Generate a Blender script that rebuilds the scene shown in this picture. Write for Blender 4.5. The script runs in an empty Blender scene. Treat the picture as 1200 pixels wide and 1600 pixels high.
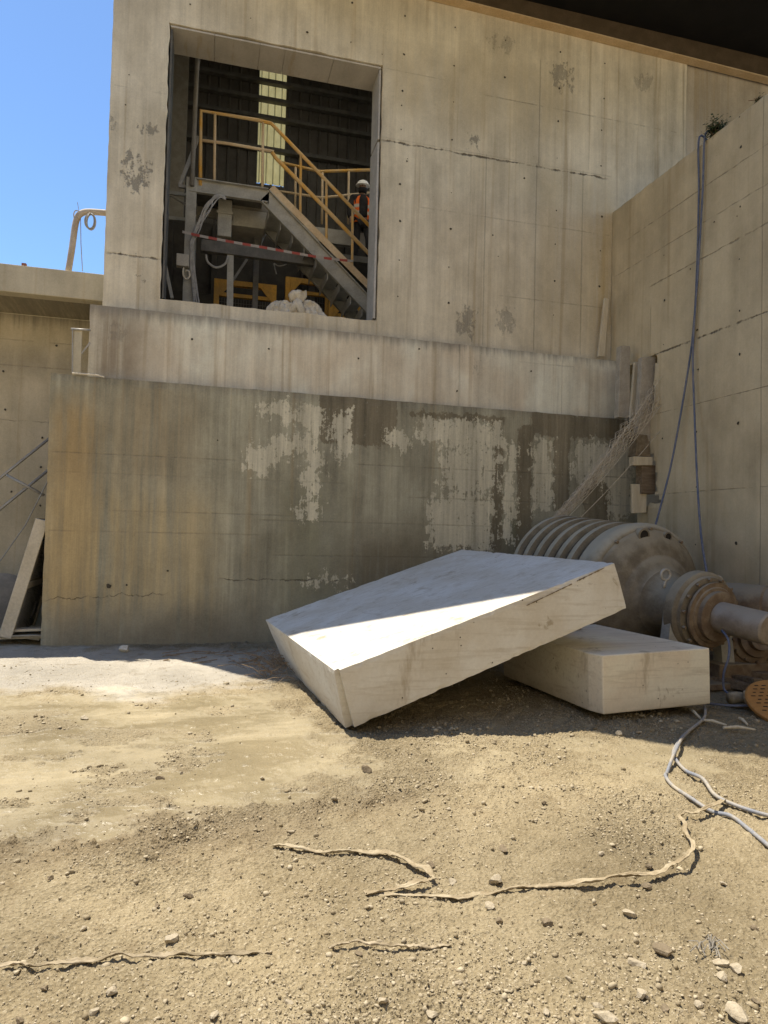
import bpy, bmesh, math, random
import numpy as np
from mathutils import Vector, Matrix

# ------------------------------------------------------------------ scene, camera, light
scene = bpy.context.scene
col = scene.collection
rnd = random.Random(7)
rng = np.random.default_rng(11)
F = 1080.0                     # focal length in pixels of a 1200 px wide frame
YAW, PITCH, ROLL = math.radians(14.66), math.radians(1.72), math.radians(1.39)
EYE = np.array([0.0, 0.0, 1.6])
fw = np.array([math.sin(YAW)*math.cos(PITCH), math.cos(YAW)*math.cos(PITCH), math.sin(PITCH)])
rt0 = np.array([math.cos(YAW), -math.sin(YAW), 0.0])
up0 = np.cross(rt0, fw)
rt = math.cos(ROLL)*rt0 + math.sin(ROLL)*up0
up = -math.sin(ROLL)*rt0 + math.cos(ROLL)*up0

def P(px, py, x=None, y=None, z=None):
    """point of the place seen at a spot of the photograph, on a plane x=, y= or z=const"""
    d = fw + rt*((px-600)/F) - up*((py-800)/F)
    t = d @ fw
    if x is not None: t = x/d[0]
    elif y is not None: t = y/d[1]
    else: t = (z-EYE[2])/d[2]
    return EYE + t*d
def Pd(px, py, depth):
    return EYE + depth*(fw + rt*((px-600)/F) - up*((py-800)/F))

cam_d = bpy.data.cameras.new('camera'); cam = bpy.data.objects.new('camera', cam_d); col.objects.link(cam)
cam_d.sensor_fit = 'HORIZONTAL'; cam_d.sensor_width = 36; cam_d.lens = 36*F/1200
cam_d.clip_start = .05; cam_d.clip_end = 2000
mw = Matrix.Identity(4)
for i in range(3):
    mw[i][0], mw[i][1], mw[i][2], mw[i][3] = rt[i], up[i], -fw[i], EYE[i]
cam.matrix_world = mw
scene.camera = cam

SUN_EL = math.radians(68.8)
SUN_AZ = math.atan2(-.594, .804)         # sun stands behind the wall, a little to the left (angle from +Y towards +X)
world = bpy.data.worlds.new('World'); scene.world = world; world.use_nodes = True
wn = world.node_tree.nodes; wl = world.node_tree.links
sky = wn.new('ShaderNodeTexSky'); sky.sky_type = 'NISHITA'; sky.sun_disc = False
sky.sun_elevation = SUN_EL; sky.sun_rotation = SUN_AZ; sky.altitude = 800; sky.air_density = 0.85
sky.dust_density = 0.3; sky.ozone_density = 2.2
bg = wn['Background']; tint = wn.new('ShaderNodeMix'); tint.data_type = 'RGBA'; tint.blend_type = 'MULTIPLY'; tint.inputs[0].default_value = 1
tint.inputs[7].default_value = (.74, .86, .93, 1); wl.new(sky.outputs[0], tint.inputs[6]); wl.new(tint.outputs[2], bg.inputs[0]); bg.inputs[1].default_value = 0.095
sd = bpy.data.lights.new('sun', 'SUN'); sun = bpy.data.objects.new('sun', sd); col.objects.link(sun)
sd.energy = 3.1; sd.angle = math.radians(.53); sd.color = (1, .91, .755)
sv = Vector((.594*math.cos(SUN_EL), -.804*math.cos(SUN_EL), -math.sin(SUN_EL)))
sun.rotation_euler = sv.to_track_quat('-Z', 'Y').to_euler(); sun.location = (-6, 8, 20)
scene.view_settings.view_transform = 'Standard'; scene.view_settings.look = 'None'
scene.view_settings.exposure = 1.40; scene.view_settings.gamma = 1
scene.render.engine = 'CYCLES'
scene.cycles.max_bounces = 8; scene.cycles.diffuse_bounces = 5

# ------------------------------------------------------------------ numpy noise
def _h(ix, iy, s):
    n = (ix.astype(np.int64)*374761393 + iy.astype(np.int64)*668265263 + s*1274126177) & 0xffffffff
    n = ((n ^ (n >> 13))*1274126177) & 0xffffffff
    return ((n ^ (n >> 16)) & 0xffff)/65535.0
def vnoise(x, y, s=0):
    x = np.asarray(x, float); y = np.asarray(y, float)
    ix = np.floor(x); iy = np.floor(y); fx = x-ix; fy = y-iy
    fx = fx*fx*fx*(fx*(fx*6-15)+10); fy = fy*fy*fy*(fy*(fy*6-15)+10)
    a = _h(ix, iy, s); b = _h(ix+1, iy, s); c = _h(ix, iy+1, s); d = _h(ix+1, iy+1, s)
    return (a+(b-a)*fx)*(1-fy) + (c+(d-c)*fx)*fy
def fbm(x, y, o=4, s=0, g=.5):
    t = 0; a = 1; n = 0
    for i in range(o):
        t = t + a*vnoise(x+17.3*i, y-9.1*i, s+i); n += a; a *= g; x = x*2.03; y = y*2.03
    return t/n

# ------------------------------------------------------------------ shader expressions
class S:
    """a socket of a node tree with arithmetic"""
    def __init__(s, g, o): s.g = g; s.o = o
    def __add__(s, b): return s.g.m('ADD', s, b)
    def __radd__(s, b): return s.g.m('ADD', b, s)
    def __sub__(s, b): return s.g.m('SUBTRACT', s, b)
    def __rsub__(s, b): return s.g.m('SUBTRACT', b, s)
    def __mul__(s, b): return s.g.m('MULTIPLY', s, b)
    def __rmul__(s, b): return s.g.m('MULTIPLY', b, s)
    def __truediv__(s, b): return s.g.m('DIVIDE', s, b)
class G:
    def __init__(s, name):
        s.mat = bpy.data.materials.new(name); s.mat.use_nodes = True
        s.t = s.mat.node_tree; s.bsdf = s.t.nodes['Principled BSDF']; s.c = {}
    def set(s, inp, v):
        if isinstance(v, S): s.t.links.new(v.o, inp)
        elif isinstance(v, (tuple, list)) and len(v) == 3 and inp.type == 'RGBA': inp.default_value = (*v, 1)
        else: inp.default_value = v
    def m(s, op, a, b=0.0, clamp=False):
        n = s.t.nodes.new('ShaderNodeMath'); n.operation = op; n.use_clamp = clamp
        s.set(n.inputs[0], a); s.set(n.inputs[1], b); return S(s, n.outputs[0])
    def pos(s):
        if 'pos' not in s.c:
            n = s.t.nodes.new('ShaderNodeNewGeometry'); s.c['pos'] = S(s, n.outputs['Position']); s.c['nor'] = S(s, n.outputs['Normal'])
        return s.c['pos']
    def nor(s): s.pos(); return s.c['nor']
    def obj(s):
        if 'obj' not in s.c:
            n = s.t.nodes.new('ShaderNodeTexCoord'); s.c['obj'] = S(s, n.outputs['Object'])
        return s.c['obj']
    def xyz(s, v):
        n = s.t.nodes.new('ShaderNodeSeparateXYZ'); s.set(n.inputs[0], v); return [S(s, o) for o in n.outputs]
    def vec(s, x, y, z):
        n = s.t.nodes.new('ShaderNodeCombineXYZ')
        for i, v in zip(n.inputs, (x, y, z)): s.set(i, v)
        return S(s, n.outputs[0])
    def noise(s, v, scale=5, detail=4, rough=.55, dist=0):
        n = s.t.nodes.new('ShaderNodeTexNoise'); s.set(n.inputs['Vector'], v)
        n.inputs['Scale'].default_value = scale; n.inputs['Detail'].default_value = detail
        n.inputs['Roughness'].default_value = rough; n.inputs['Distortion'].default_value = dist
        return S(s, n.outputs[0])
    def voro(s, v, scale=5, feature='F1'):
        n = s.t.nodes.new('ShaderNodeTexVoronoi'); s.set(n.inputs['Vector'], v); n.feature = feature
        n.inputs['Scale'].default_value = scale; return S(s, n.outputs['Distance'])
    def sm(s, v, a, b, o0=0.0, o1=1.0):
        n = s.t.nodes.new('ShaderNodeMapRange'); n.interpolation_type = 'SMOOTHSTEP'
        s.set(n.inputs[0], v); n.inputs[1].default_value = a; n.inputs[2].default_value = b
        n.inputs[3].default_value = o0; n.inputs[4].default_value = o1; return S(s, n.outputs[0])
    def mix(s, f, a, b, mode='MIX'):
        n = s.t.nodes.new('ShaderNodeMix'); n.data_type = 'RGBA'; n.blend_type = mode
        s.set(n.inputs[0], f); s.set(n.inputs[6], a); s.set(n.inputs[7], b); return S(s, n.outputs[2])
    def gray(s, v): return s.vec(v, v, v)
    def mul(s, c, v): return s.mix(1.0, c, s.gray(v), 'MULTIPLY')
    def attr(s, name):
        n = s.t.nodes.new('ShaderNodeAttribute'); n.attribute_name = name; return S(s, n.outputs['Fac'])
    def box(s, u, v, u1, u2, v1, v2, e=.06):
        a = s.sm(u, u1-e, u1+e)*s.sm(u, u2-e, u2+e, 1, 0)
        return a*(s.sm(v, v1-e, v1+e)*s.sm(v, v2-e, v2+e, 1, 0))
    def line(s, d, w):      # 1 on the zero of d, fading over w
        return s.sm(s.m('ABSOLUTE', d), w*.35, w, 1, 0)
    def done(s, color, rough=.9, bump=None, bs=.4, bd=.01, metal=0.0, spec=.3):
        b = s.bsdf
        s.set(b.inputs['Base Color'], color); s.set(b.inputs['Roughness'], rough); s.set(b.inputs['Metallic'], metal)
        b.inputs['Specular IOR Level'].default_value = spec
        if bump is not None:
            n = s.t.nodes.new('ShaderNodeBump'); n.inputs['Strength'].default_value = bs; n.inputs['Distance'].default_value = bd
            s.set(n.inputs['Height'], bump); s.t.links.new(n.outputs[0], b.inputs['Normal'])
        return s.mat

def add_all(l):
    r = l[0]
    for x in l[1:]: r = r + x
    return r

def concrete(name, c1, c2, axis=0, streak=.35, grain=.25, joints_h=(), joints_v=(), patches=(), cracks=(), tints=(),
             pale=(), dark=(), topstain=None, rough=.88, seed=0.0):
    """weathered cast concrete; every mark is given in metres on the wall (u along, z up)"""
    g = G(name); p = g.pos(); X = g.xyz(p); u = X[axis]; z = X[2]; off = X[1-axis]
    us = u + seed
    big = g.noise(g.vec(us*.55, off*.5, z*.4), 1.0, 3, .5)
    mid = g.noise(g.vec(us*2.2, off, z*1.5), 1.0, 5, .6)
    stk = g.noise(g.vec(us*5.0, off, z*.22), 1.0, 4, .6)
    stk2 = g.noise(g.vec(us*19.0, off*3, z*.75), 1.0, 6, .75)
    fine = g.noise(g.vec(us, off, z), 45, 6, .7); speck = g.noise(g.vec(us+3.3, off, z), 16, 5, .75)
    c = g.mix(g.sm(big*.6+mid*.4, .35, .65), c1, c2)
    val = 1.0 + (stk-.5)*(streak*1.5) + (stk2-.5)*(streak*.9) + (fine-.5)*(grain*1.6) + (speck-.5)*grain + (mid-.5)*.45
    # warm drips
    c = g.mix(g.sm(g.noise(g.vec(us*7.3, off, z*.17), 1.0, 3, .6), .55, .72)*.5, c, (.36, .27, .15))
    # wobbling coordinates for ragged marks
    w1 = g.noise(g.vec(us*1.0, off, z*1.0), 7, 5, .65); w2 = g.noise(g.vec(us+7.7, off, z*1.0), 7, 5, .65)
    uu = u + (w1-.5)*.22; zz = z + (w2-.5)*.3
    rag = g.noise(g.vec(us*9.0, off, z*4.0), 1.0, 6, .7)
    hgt = fine*.4 + mid*.5 + stk2*.3
    for (u1, u2, z1, z2, colr, a) in tints:
        e = .35
        c = g.mix(g.box(uu, zz, u1, u2, z1, z2, e)*g.sm(stk*.7+stk2*.4, .38, .62)*a, c, colr)
    if topstain:
        zt, dz, colr = topstain
        dr = g.noise(g.vec(us*11.0, off, z*.3), 1.0, 4, .7)
        c = g.mix(g.sm(z + (dr-.5)*dz*1.6, zt-dz, zt)*.75, c, colr)
    if dark:
        d = add_all([g.box(u+(w1-.5)*.1, zz, a, b, e_, f_, .06) for a, b, e_, f_ in dark])
        c = g.mix(g.sm(d*.9+(rag-.5)*2.2+(speck-.5)*1.2, .42, .72)*.75, c, g.mix(stk2, (.125, .102, .064), (.205, .168, .108)))
    if pale:
        w3 = g.noise(g.vec(us*1.0, off, z+5.0), 2.6, 6, .7); up_ = u + (w1-.5)*.35 + (w3-.5)*.5; zp_ = z + (w2-.5)*.5 + (w3-.5)*.6
        d = add_all([g.box(up_, zp_, a, b, e_, f_, .15) for a, b, e_, f_ in pale])
        pm = g.sm(d*1.0+(rag-.5)*3.0+(stk2-.5)*1.6+(speck-.5)*1.8, .50, .64)*g.sm(d, .03, .25)
        c = g.mix(pm*.9, c, g.mix(stk2, (.50, .46, .335), (.67, .625, .49)))
        hgt = hgt + pm*.25
    for (a, b, e_, f_, k) in patches:
        d = g.box(uu, zz, a, b, e_, f_, .12)
        pm = g.sm(d*.85+(rag-.5)*3.2+(speck-.5)*2.2, .55, .85)*g.sm(d, .03, .3)*k
        c = g.mix(pm, c, g.mix(fine, (.10, .095, .08), (.24, .22, .18))); hgt = hgt - pm*1.2
    for (z0, u1, u2, k) in joints_h:
        d = g.line(z - z0 + (w1-.5)*.012 + 0.0, .014)*g.sm(u, u1-.05, u1+.02)*g.sm(u, u2-.02, u2+.05, 1, 0)
        d = d*g.sm(rag*.5+mid*.5, .38, .6)
        c = g.mix(d*(k*.6), c, (.10, .085, .06)); hgt = hgt - d*k
    for (u0, z1, z2, k) in joints_v:
        d = g.line(u - u0 + (w1-.5)*.01, .013)*g.sm(z, z1-.05, z1+.02)*g.sm(z, z2-.02, z2+.05, 1, 0)
        c = g.mix(d*(k*.6), c, (.11, .095, .07)); hgt = hgt - d*k
    for (z0, sl, u1, u2, amp, w, k) in cracks:
        path = g.noise(g.vec(u*3.0+z0, 0.0, 0.0), 1.0, 6, .65)
        d = z - z0 - u*sl - (path-.5)*amp
        ww = g.sm(rag, .3, .75)*w + .003
        d = g.sm(rag*.5+mid*.5, .40, .56)*g.sm(g.m('ABSOLUTE', d)/ww, .3, 1.0, 1, 0)*g.sm(u, u1-.1, u1+.1)*g.sm(u, u2-.1, u2+.1, 1, 0)
        c = g.mix(d*k, c, (.07, .055, .035)); hgt = hgt - d*2.0
    pores = g.sm(g.voro(g.vec(us, off, z), 22), .05, .12, 0, 1)
    pk = g.sm(g.noise(g.vec(us, off, z), 3.1, 2), .52, .62)
    c = g.mul(c, val*(1.0-(1.0-pores)*pk*.45))
    return g.done(c, rough, hgt, .55, .012)

def plain(name, c1, c2, scale=6, rough=.8, metal=0.0, bump=.25, dust=None, grain=.3, stretch=(1, 1, 1), spec=.3):
    g = G(name); o = g.obj(); X = g.xyz(o)
    v = g.vec(X[0]*stretch[0], X[1]*stretch[1], X[2]*stretch[2])
    n = g.noise(v, scale, 5, .6); f = g.noise(v, scale*9, 4, .65)
    c = g.mix(g.sm(n, .35, .68), c1, c2); c = g.mul(c, 1.0 + (f-.5)*grain*2)
    if dust:
        nz = g.xyz(g.nor())[2]
        c = g.mix(g.sm(nz + (n-.5)*.9, .05, .75)*.85, c, dust)
    return g.done(c, rough, n*.5+f*.5, bump, .01, metal, spec)

# ------------------------------------------------------------------ object helpers
def tag(o, label=None, cat=None, group=None, kind=None):
    if label: o['label'] = label
    if cat: o['category'] = cat
    if group: o['group'] = group
    if kind: o['kind'] = kind
    return o
def thing(name, label, cat, loc=(0, 0, 0), group=None):
    o = bpy.data.objects.new(name, None); col.objects.link(o); o.location = [float(v) for v in loc]
    o.empty_display_size = .2
    return tag(o, label, cat, group)
class MB:
    def __init__(s): s.v = []; s.f = []; s.mi = []; s.cur = 0
    def face(s, ids): s.f.append(tuple(ids)); s.mi.append(s.cur)
    def verts(s, pts):
        b = len(s.v); s.v += [tuple(float(c) for c in p) for p in pts]; return b
    def quad(s, *pts):
        b = s.verts(pts); s.face(range(b, b+len(pts))); return s
    def hexa(s, c):         # 8 corners: bottom 4 ccw, top 4 ccw
        b = s.verts(c)
        for q in ((3, 2, 1, 0), (4, 5, 6, 7), (0, 1, 5, 4), (1, 2, 6, 5), (2, 3, 7, 6), (3, 0, 4, 7)): s.face([b+i for i in q])
        return s
    def box(s, x0, x1, y0, y1, z0, z1):
        return s.hexa([(x0, y0, z0), (x1, y0, z0), (x1, y1, z0), (x0, y1, z0), (x0, y0, z1), (x1, y0, z1), (x1, y1, z1), (x0, y1, z1)])
    def bar(s, a, b, w, h, side=(0, 1, 0)):
        """square bar from a to b: w along side, h across"""
        a = Vector(a); b = Vector(b); d = (b-a).normalized(); sd_ = Vector(side)
        sd_ = (sd_ - d*sd_.dot(d)).normalized(); n = d.cross(sd_)
        k = [(-1, -1), (1, -1), (1, 1), (-1, 1)]
        return s.hexa([a+sd_*(w/2*i)+n*(h/2*j) for i, j in k] + [b+sd_*(w/2*i)+n*(h/2*j) for i, j in k])
    def tube(s, pts, r, n=8, cap=True, smooth=0):
        pts = [Vector(p) for p in pts]
        if smooth: pts = spline(pts, smooth)
        m = len(pts); rs = r if isinstance(r, (list, tuple)) else [r]*m
        if len(rs) != m: rs = [rs[min(len(rs)-1, int(i*len(rs)/m))] for i in range(m)]
        t0 = (pts[1]-pts[0]).normalized()
        nrm = t0.cross(Vector((0, 0, 1)))
        if nrm.length < .05: nrm = t0.cross(Vector((1, 0, 0)))
        nrm.normalize(); base = len(s.v)
        for i, p in enumerate(pts):
            t = (pts[min(i+1, m-1)]-pts[max(i-1, 0)]).normalized()
            nrm = (nrm - t*nrm.dot(t)); nrm.normalize(); bi = t.cross(nrm)
            for k in range(n):
                a = 2*math.pi*k/n; q = p + (nrm*math.cos(a)+bi*math.sin(a))*rs[i]; s.v.append(tuple(q))
        for i in range(m-1):
            for k in range(n):
                s.face((base+i*n+k, base+i*n+(k+1) % n, base+(i+1)*n+(k+1) % n, base+(i+1)*n+k))
        if cap:
            s.face([base+k for k in range(n)][::-1]); s.face([base+(m-1)*n+k for k in range(n)])
        return s
    def lathe(s, prof, o, ax, n=48, wob=0):
        """prof = [(distance along axis, radius)]"""
        o = Vector(o); ax = Vector(ax).normalized(); a = ax.cross(Vector((0, 0, 1))).normalized(); b = ax.cross(a); base = len(s.v)
        for (t, r) in prof:
            for k in range(n):
                w = 2*math.pi*k/n; s.v.append(tuple(o+ax*t+(a*math.cos(w)+b*math.sin(w))*r))
        for i in range(len(prof)-1):
            for k in range(n): s.face((base+i*n+k, base+i*n+(k+1) % n, base+(i+1)*n+(k+1) % n, base+(i+1)*n+k))
        if prof[0][1] > 0: s.face([base+k for k in range(n)][::-1])
        if prof[-1][1] > 0: s.face([base+(len(prof)-1)*n+k for k in range(n)])
        return s
    def build(s, name, mat, parent=None, bevel=0, smooth=False, sub=0, seg=2):
        o0 = Vector(parent_world(parent)) if parent else Vector((0, 0, 0))
        me = bpy.data.meshes.new(name)
        me.from_pydata([tuple(Vector(v)-o0) for v in s.v], [], s.f)
        for m in (mat if isinstance(mat, (list, tuple)) else [mat]): me.materials.append(m)
        if any(s.mi): me.polygons.foreach_set('material_index', s.mi)
        if smooth: me.polygons.foreach_set('use_smooth', [True]*len(me.polygons))
        me.validate(); me.update()
        bm = bmesh.new(); bm.from_mesh(me); bmesh.ops.recalc_face_normals(bm, faces=bm.faces); bm.to_mesh(me); bm.free()
        o = bpy.data.objects.new(name, me); col.objects.link(o)
        if parent: o.parent = parent
        if bevel:
            b = o.modifiers.new('bevel', 'BEVEL'); b.width = bevel; b.segments = seg; b.limit_method = 'ANGLE'; b.angle_limit = math.radians(35)
        if sub:
            b = o.modifiers.new('subdivision', 'SUBSURF'); b.levels = sub; b.render_levels = sub
        if smooth == 'angle':
            me.set_sharp_from_angle(angle=math.radians(35))
        return o
def parent_world(p):
    v = Vector((0, 0, 0))
    while p: v += p.location; p = p.parent
    return v
def own_origin(o, loc):
    """move a single-mesh thing's origin to its base"""
    l = Vector([float(v) for v in loc]); o.data.transform(Matrix.Translation(-l)); o.location = l; return o
def spline(pts, k):
    out = []; n = len(pts)
    for i in range(n-1):
        p0 = pts[max(i-1, 0)]; p1 = pts[i]; p2 = pts[i+1]; p3 = pts[min(i+2, n-1)]
        for j in range(k):
            t = j/k
            out.append(.5*((2*p1)+(p2-p0)*t+(2*p0-5*p1+4*p2-p3)*t*t+(3*p1-p0-3*p2+p3)*t*t*t))
    out.append(pts[-1]); return out

def wall_mesh(mb, O, U, V, N, us, vs, t, mask=None, jit=.008, bow=.004, shear=0.0, edge_seed=1):
    """a thick wall: a grid of cells (us x vs) kept where mask(u,v) holds, ragged along its free edges"""
    O = np.array(O, float); U = np.array(U, float); V = np.array(V, float); N = np.array(N, float)
    nu, nv = len(us), len(vs)
    keep = np.ones((nu-1, nv-1), bool)
    if mask:
        for i in range(nu-1):
            for j in range(nv-1): keep[i, j] = mask((us[i]+us[i+1])/2, (vs[j]+vs[j+1])/2)
    idx = {}
    def vid(i, j, b):
        k = (i, j, b)
        if k not in idx:
            nb = [keep[a, c] for a in (i-1, i) for c in (j-1, j) if 0 <= a < nu-1 and 0 <= c < nv-1]
            free = len(nb) < 4 or not all(nb)
            u, v = us[i], vs[j]
            n1 = float(fbm(np.array(u*1.7+edge_seed), np.array(v*1.7), 3, edge_seed))-.5
            du = dv = 0.0; dn = n1*bow*2
            if free:
                hole = 0 < i < nu-1 and 0 < j < nv-1; jj = jit if hole else jit*.35
                du = (float(vnoise(np.array(u*9.0), np.array(v*9.0), 5+edge_seed))**3-.15)*2*jj
                dv = (float(vnoise(np.array(u*9.0), np.array(v*9.0), 9+edge_seed))**3-.15)*2*jj
                if not b: dn += float(vnoise(np.array(u*14.0), np.array(v*14.0), 13))*jit*.8
            q = O + U*(u+du) + V*(v+dv+shear*u) + N*((t if b else dn))
            idx[k] = mb.verts([q])
        return idx[k]
    for i in range(nu-1):
        for j in range(nv-1):
            if not keep[i, j]: continue
            mb.face((vid(i, j, 0), vid(i+1, j, 0), vid(i+1, j+1, 0), vid(i, j+1, 0)))
            mb.face((vid(i, j, 1), vid(i, j+1, 1), vid(i+1, j+1, 1), vid(i+1, j, 1)))
            for (a, c, p, q) in ((i-1, j, (i, j), (i, j+1)), (i+1, j, (i+1, j+1), (i+1, j)), (i, j-1, (i+1, j), (i, j)), (i, j+1, (i, j+1), (i+1, j+1))):
                if not (0 <= a < nu-1 and 0 <= c < nv-1) or not keep[a, c]:
                    mb.face((vid(*p, 0), vid(*q, 0), vid(*q, 1), vid(*p, 1)))
    return mb
def lin(a, b, step, extra=()):
    """breakpoints a..b with the given stops included"""
    st = sorted(set([a, b]+[e for e in extra if a < e < b])); out = [a]
    for p, q in zip(st[:-1], st[1:]):
        n = max(1, int(round((q-p)/step))); out += [p+(q-p)*k/n for k in range(1, n+1)]
    return out
def disc(mb, c, n, r, k=9):
    n = Vector(n); a = n.orthogonal().normalized(); b = n.cross(a); c = Vector(c)
    mb.quad(*[c+(a*math.cos(2*math.pi*i/k)+b*math.sin(2*math.pi*i/k))*r*rnd.uniform(.75, 1.2) for i in range(k)])

# ------------------------------------------------------------------ materials
UP_C1, UP_C2 = (0.563, 0.493, 0.359), (0.696, 0.626, 0.478)
X_ = lambda px, py, y: float(P(px, py, y=y)[0])
Z_ = lambda px, py, y: float(P(px, py, y=y)[2])
def rect(y, px1, py1, px2, py2):
    a = P(px1, py1, y=y); b = P(px2, py2, y=y); return (float(min(a[0], b[0])), float(max(a[0], b[0])), float(min(a[2], b[2])), float(max(a[2], b[2])))
YW, YP, YB = 10.4, 10.2, 10.0
jz = Z_(775, 245, YW)
M_upper = concrete('upper_wall_concrete', UP_C1, UP_C2, streak=.46,
    joints_h=[(jz, 2.55, 6.6, .35), (Z_(970, 190, YW), 4.2, 7.9, .7), (Z_(800, 345, YW), 3.2, 6.6, .4), (Z_(850, 470, YW), 4.6, 6.6, .5), (Z_(660, 118, YW), 2.6, 3.6, .3), (Z_(220, 140, YW), -1.4, -.7, .25)],
    joints_v=[(X_(843, 190, YW), jz, 9.6, .6), (X_(836, 430, YW), 4.7, jz, .55), (X_(757, 400, YW), 4.7, jz, .5), (X_(733, 400, YW), 4.7, jz, .25), (X_(909, 400, YW), 4.7, jz, .5), (X_(922, 120, YW), 7.9, 10, .25), (X_(1068, 200, YW), 7, 10, .5)],
    patches=[rect(YW, 190, 235, 232, 300)+(.75,), rect(YW, 207, 188, 245, 210)+(.65,), rect(YW, 170, 175, 185, 200)+(.5,), rect(YW, 860, 95, 895, 145)+(.6,), rect(YW, 730, 205, 750, 235)+(.7,), rect(YW, 760, 50, 800, 85)+(.35,), rect(YW, 990, 110, 1020, 145)+(.4,),
             rect(YW, 715, 480, 745, 530)+(.55,), rect(YW, 775, 480, 805, 520)+(.45,), rect(YW, 180, 395, 240, 404)+(.95,), rect(YW, 215, 425, 235, 445)+(.6,)],
    cracks=[(jz-.045, 0.0, 2.55, 6.5, .12, .035, .85), (Z_(210, 400, YW), 0.0, -1.4, -.72, .07, .03, .9)],
    tints=[rect(YW, 600, 60, 900, 225)+((.45, .37, .23), .5), rect(YW, 830, 260, 955, 540)+((.43, .355, .22), .55), (6.5, 6.75, 5.2, 7.2, (.40, .27, .08), .8)])
M_plinth = concrete('plinth_concrete', (0.648, 0.563, 0.425), (0.709, 0.695, 0.576), streak=.5, seed=3.1,
    topstain=(4.66, .22, (.21, .19, .155)),
    patches=[rect(YP, 168, 500, 190, 545)+(.3,), rect(YP, 740, 555, 752, 585)+(.35,)],
    tints=[(-1.6, -.9, 3.6, 4.7, (.17, .135, .095), .7), (-1.3, -1.1, 3.6, 4.4, (.25, .17, .09), .6)],
    joints_v=[(X_(878, 600, YP), 3.6, 4.5, .4), (X_(718, 580, YP), 3.6, 4.6, .3)], joints_h=[(Z_(860, 570, YP), 4.9, 6.0, .4)])
pale = [rect(YB, 397, 628, 440, 655), rect(YB, 440, 632, 500, 660), rect(YB, 478, 640, 500, 790), rect(YB, 385, 690, 425, 745), rect(YB, 425, 680, 470, 715), rect(YB, 455, 795, 505, 815), rect(YB, 520, 640, 545, 720), rect(YB, 600, 670, 640, 705),
        rect(YB, 655, 655, 790, 700), rect(YB, 690, 700, 775, 770), rect(YB, 670, 775, 770, 860), rect(YB, 788, 690, 806, 855), rect(YB, 832, 685, 862, 800), rect(YB, 895, 690, 990, 760), rect(YB, 950, 750, 990, 810), rect(YB, 480, 900, 560, 915)]
dark = [rect(YB, 768, 690, 786, 860), rect(YB, 808, 665, 831, 860), rect(YB, 864, 650, 890, 800), rect(YB, 912, 740, 955, 835), rect(YB, 500, 610, 620, 700), rect(YB, 640, 640, 790, 662), rect(YB, 830, 640, 1000, 690)]
M_block = concrete('block_concrete', (0.283, 0.262, 0.188), (0.401, 0.378, 0.282), streak=.9, grain=.35, seed=8.0,
    topstain=(3.75, .30, (.17, .148, .105)), pale=pale, dark=dark,
    tints=[rect(YB, 75, 620, 150, 960)+((.34, .235, .105), .8), rect(YB, 80, 760, 330, 960)+((.41, .315, .165), .7), rect(YB, 180, 600, 300, 760)+((.33, .245, .135), .5), rect(YB, 440, 740, 530, 990)+((.17, .165, .095), .5), rect(YB, 790, 800, 830, 870)+((.09, .09, .035), .9), rect(YB, 70, 955, 420, 1030)+((.19, .162, .115), .8), rect(YB, 540, 830, 800, 960)+((.15, .125, .08), .8)],
    joints_h=[(Z_(180, 710, YB), -1.95, .6, .7), (Z_(260, 800, YB), -1.2, 1.2, .5), (Z_(150, 830, YB), -1.95, .8, .45), (Z_(500, 815, YB), .8, 4.5, .55), (Z_(600, 870, YB), 1.0, 5.0, .6), (Z_(850, 740, YB), 2.2, 6.9, .6), (Z_(850, 785, YB), 3.0, 6.9, .5), (Z_(300, 745, YB), -1.9, 2, .35)],
    cracks=[(Z_(150, 925, YB), .05, -1.95, -.5, .30, .012, .7), (Z_(600, 905, YB)-.02, 0, .3, 2.2, .2, .02, .7)])
M_right = concrete('right_wall_concrete', (0.463, 0.378, 0.239), (0.564, 0.471, 0.309), axis=1, streak=.20, grain=.18, seed=5.0,
    joints_h=[], joints_v=[(float(P(1190, 500, x=6.65)[1]), .2, 7.2, .65), (float(P(1016, 520, x=6.65)[1]), 4.45, 5.2, .5)],
    cracks=[(4.44, 0.0, 5.5, 9.25, .03, .03, .85), (5.55, 0.0, 5.5, 9.3, .06, .02, .5), (float(P(1100, 628, x=6.65)[2]), 0.0, 5.5, 9.2, .03, .008, .6), (float(P(1100, 767, x=6.65)[2]), 0, 5.5, 9.2, .02, .008, .35), (6.55, 0, 6, 9.9, .05, .012, .45), (6.05, 0, 6, 10.3, .05, .012, .35)],
    patches=[])
M_return = concrete('return_wall_concrete', (0.392, 0.334, 0.245), (0.493, 0.426, 0.322), streak=.4, seed=12.0)
M_deck = concrete('deck_concrete', (0.461, 0.404, 0.288), (0.532, 0.476, 0.349), streak=.15, seed=2.0)
M_backwall = concrete('back_wall_concrete', (0.460, 0.396, 0.272), (0.528, 0.456, 0.329), streak=.2, seed=4.0, topstain=(4.95, .35, (.15, .135, .10)),
    joints_h=[(4.05, -6, -1, .5), (4.45, -6, -1, .5)], tints=[(-7, -1, 4.0, 4.2, (.15, .13, .095), .8)], cracks=[(3.2, 0, -6, -1.9, .1, .006, .4)])
M_soffit = concrete('soffit_plaster', (.42, .385, .33), (.50, .46, .40), streak=.1)
M_hole = plain('tie_hole_shadow', (.05, .042, .03), (.09, .075, .052))
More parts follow.
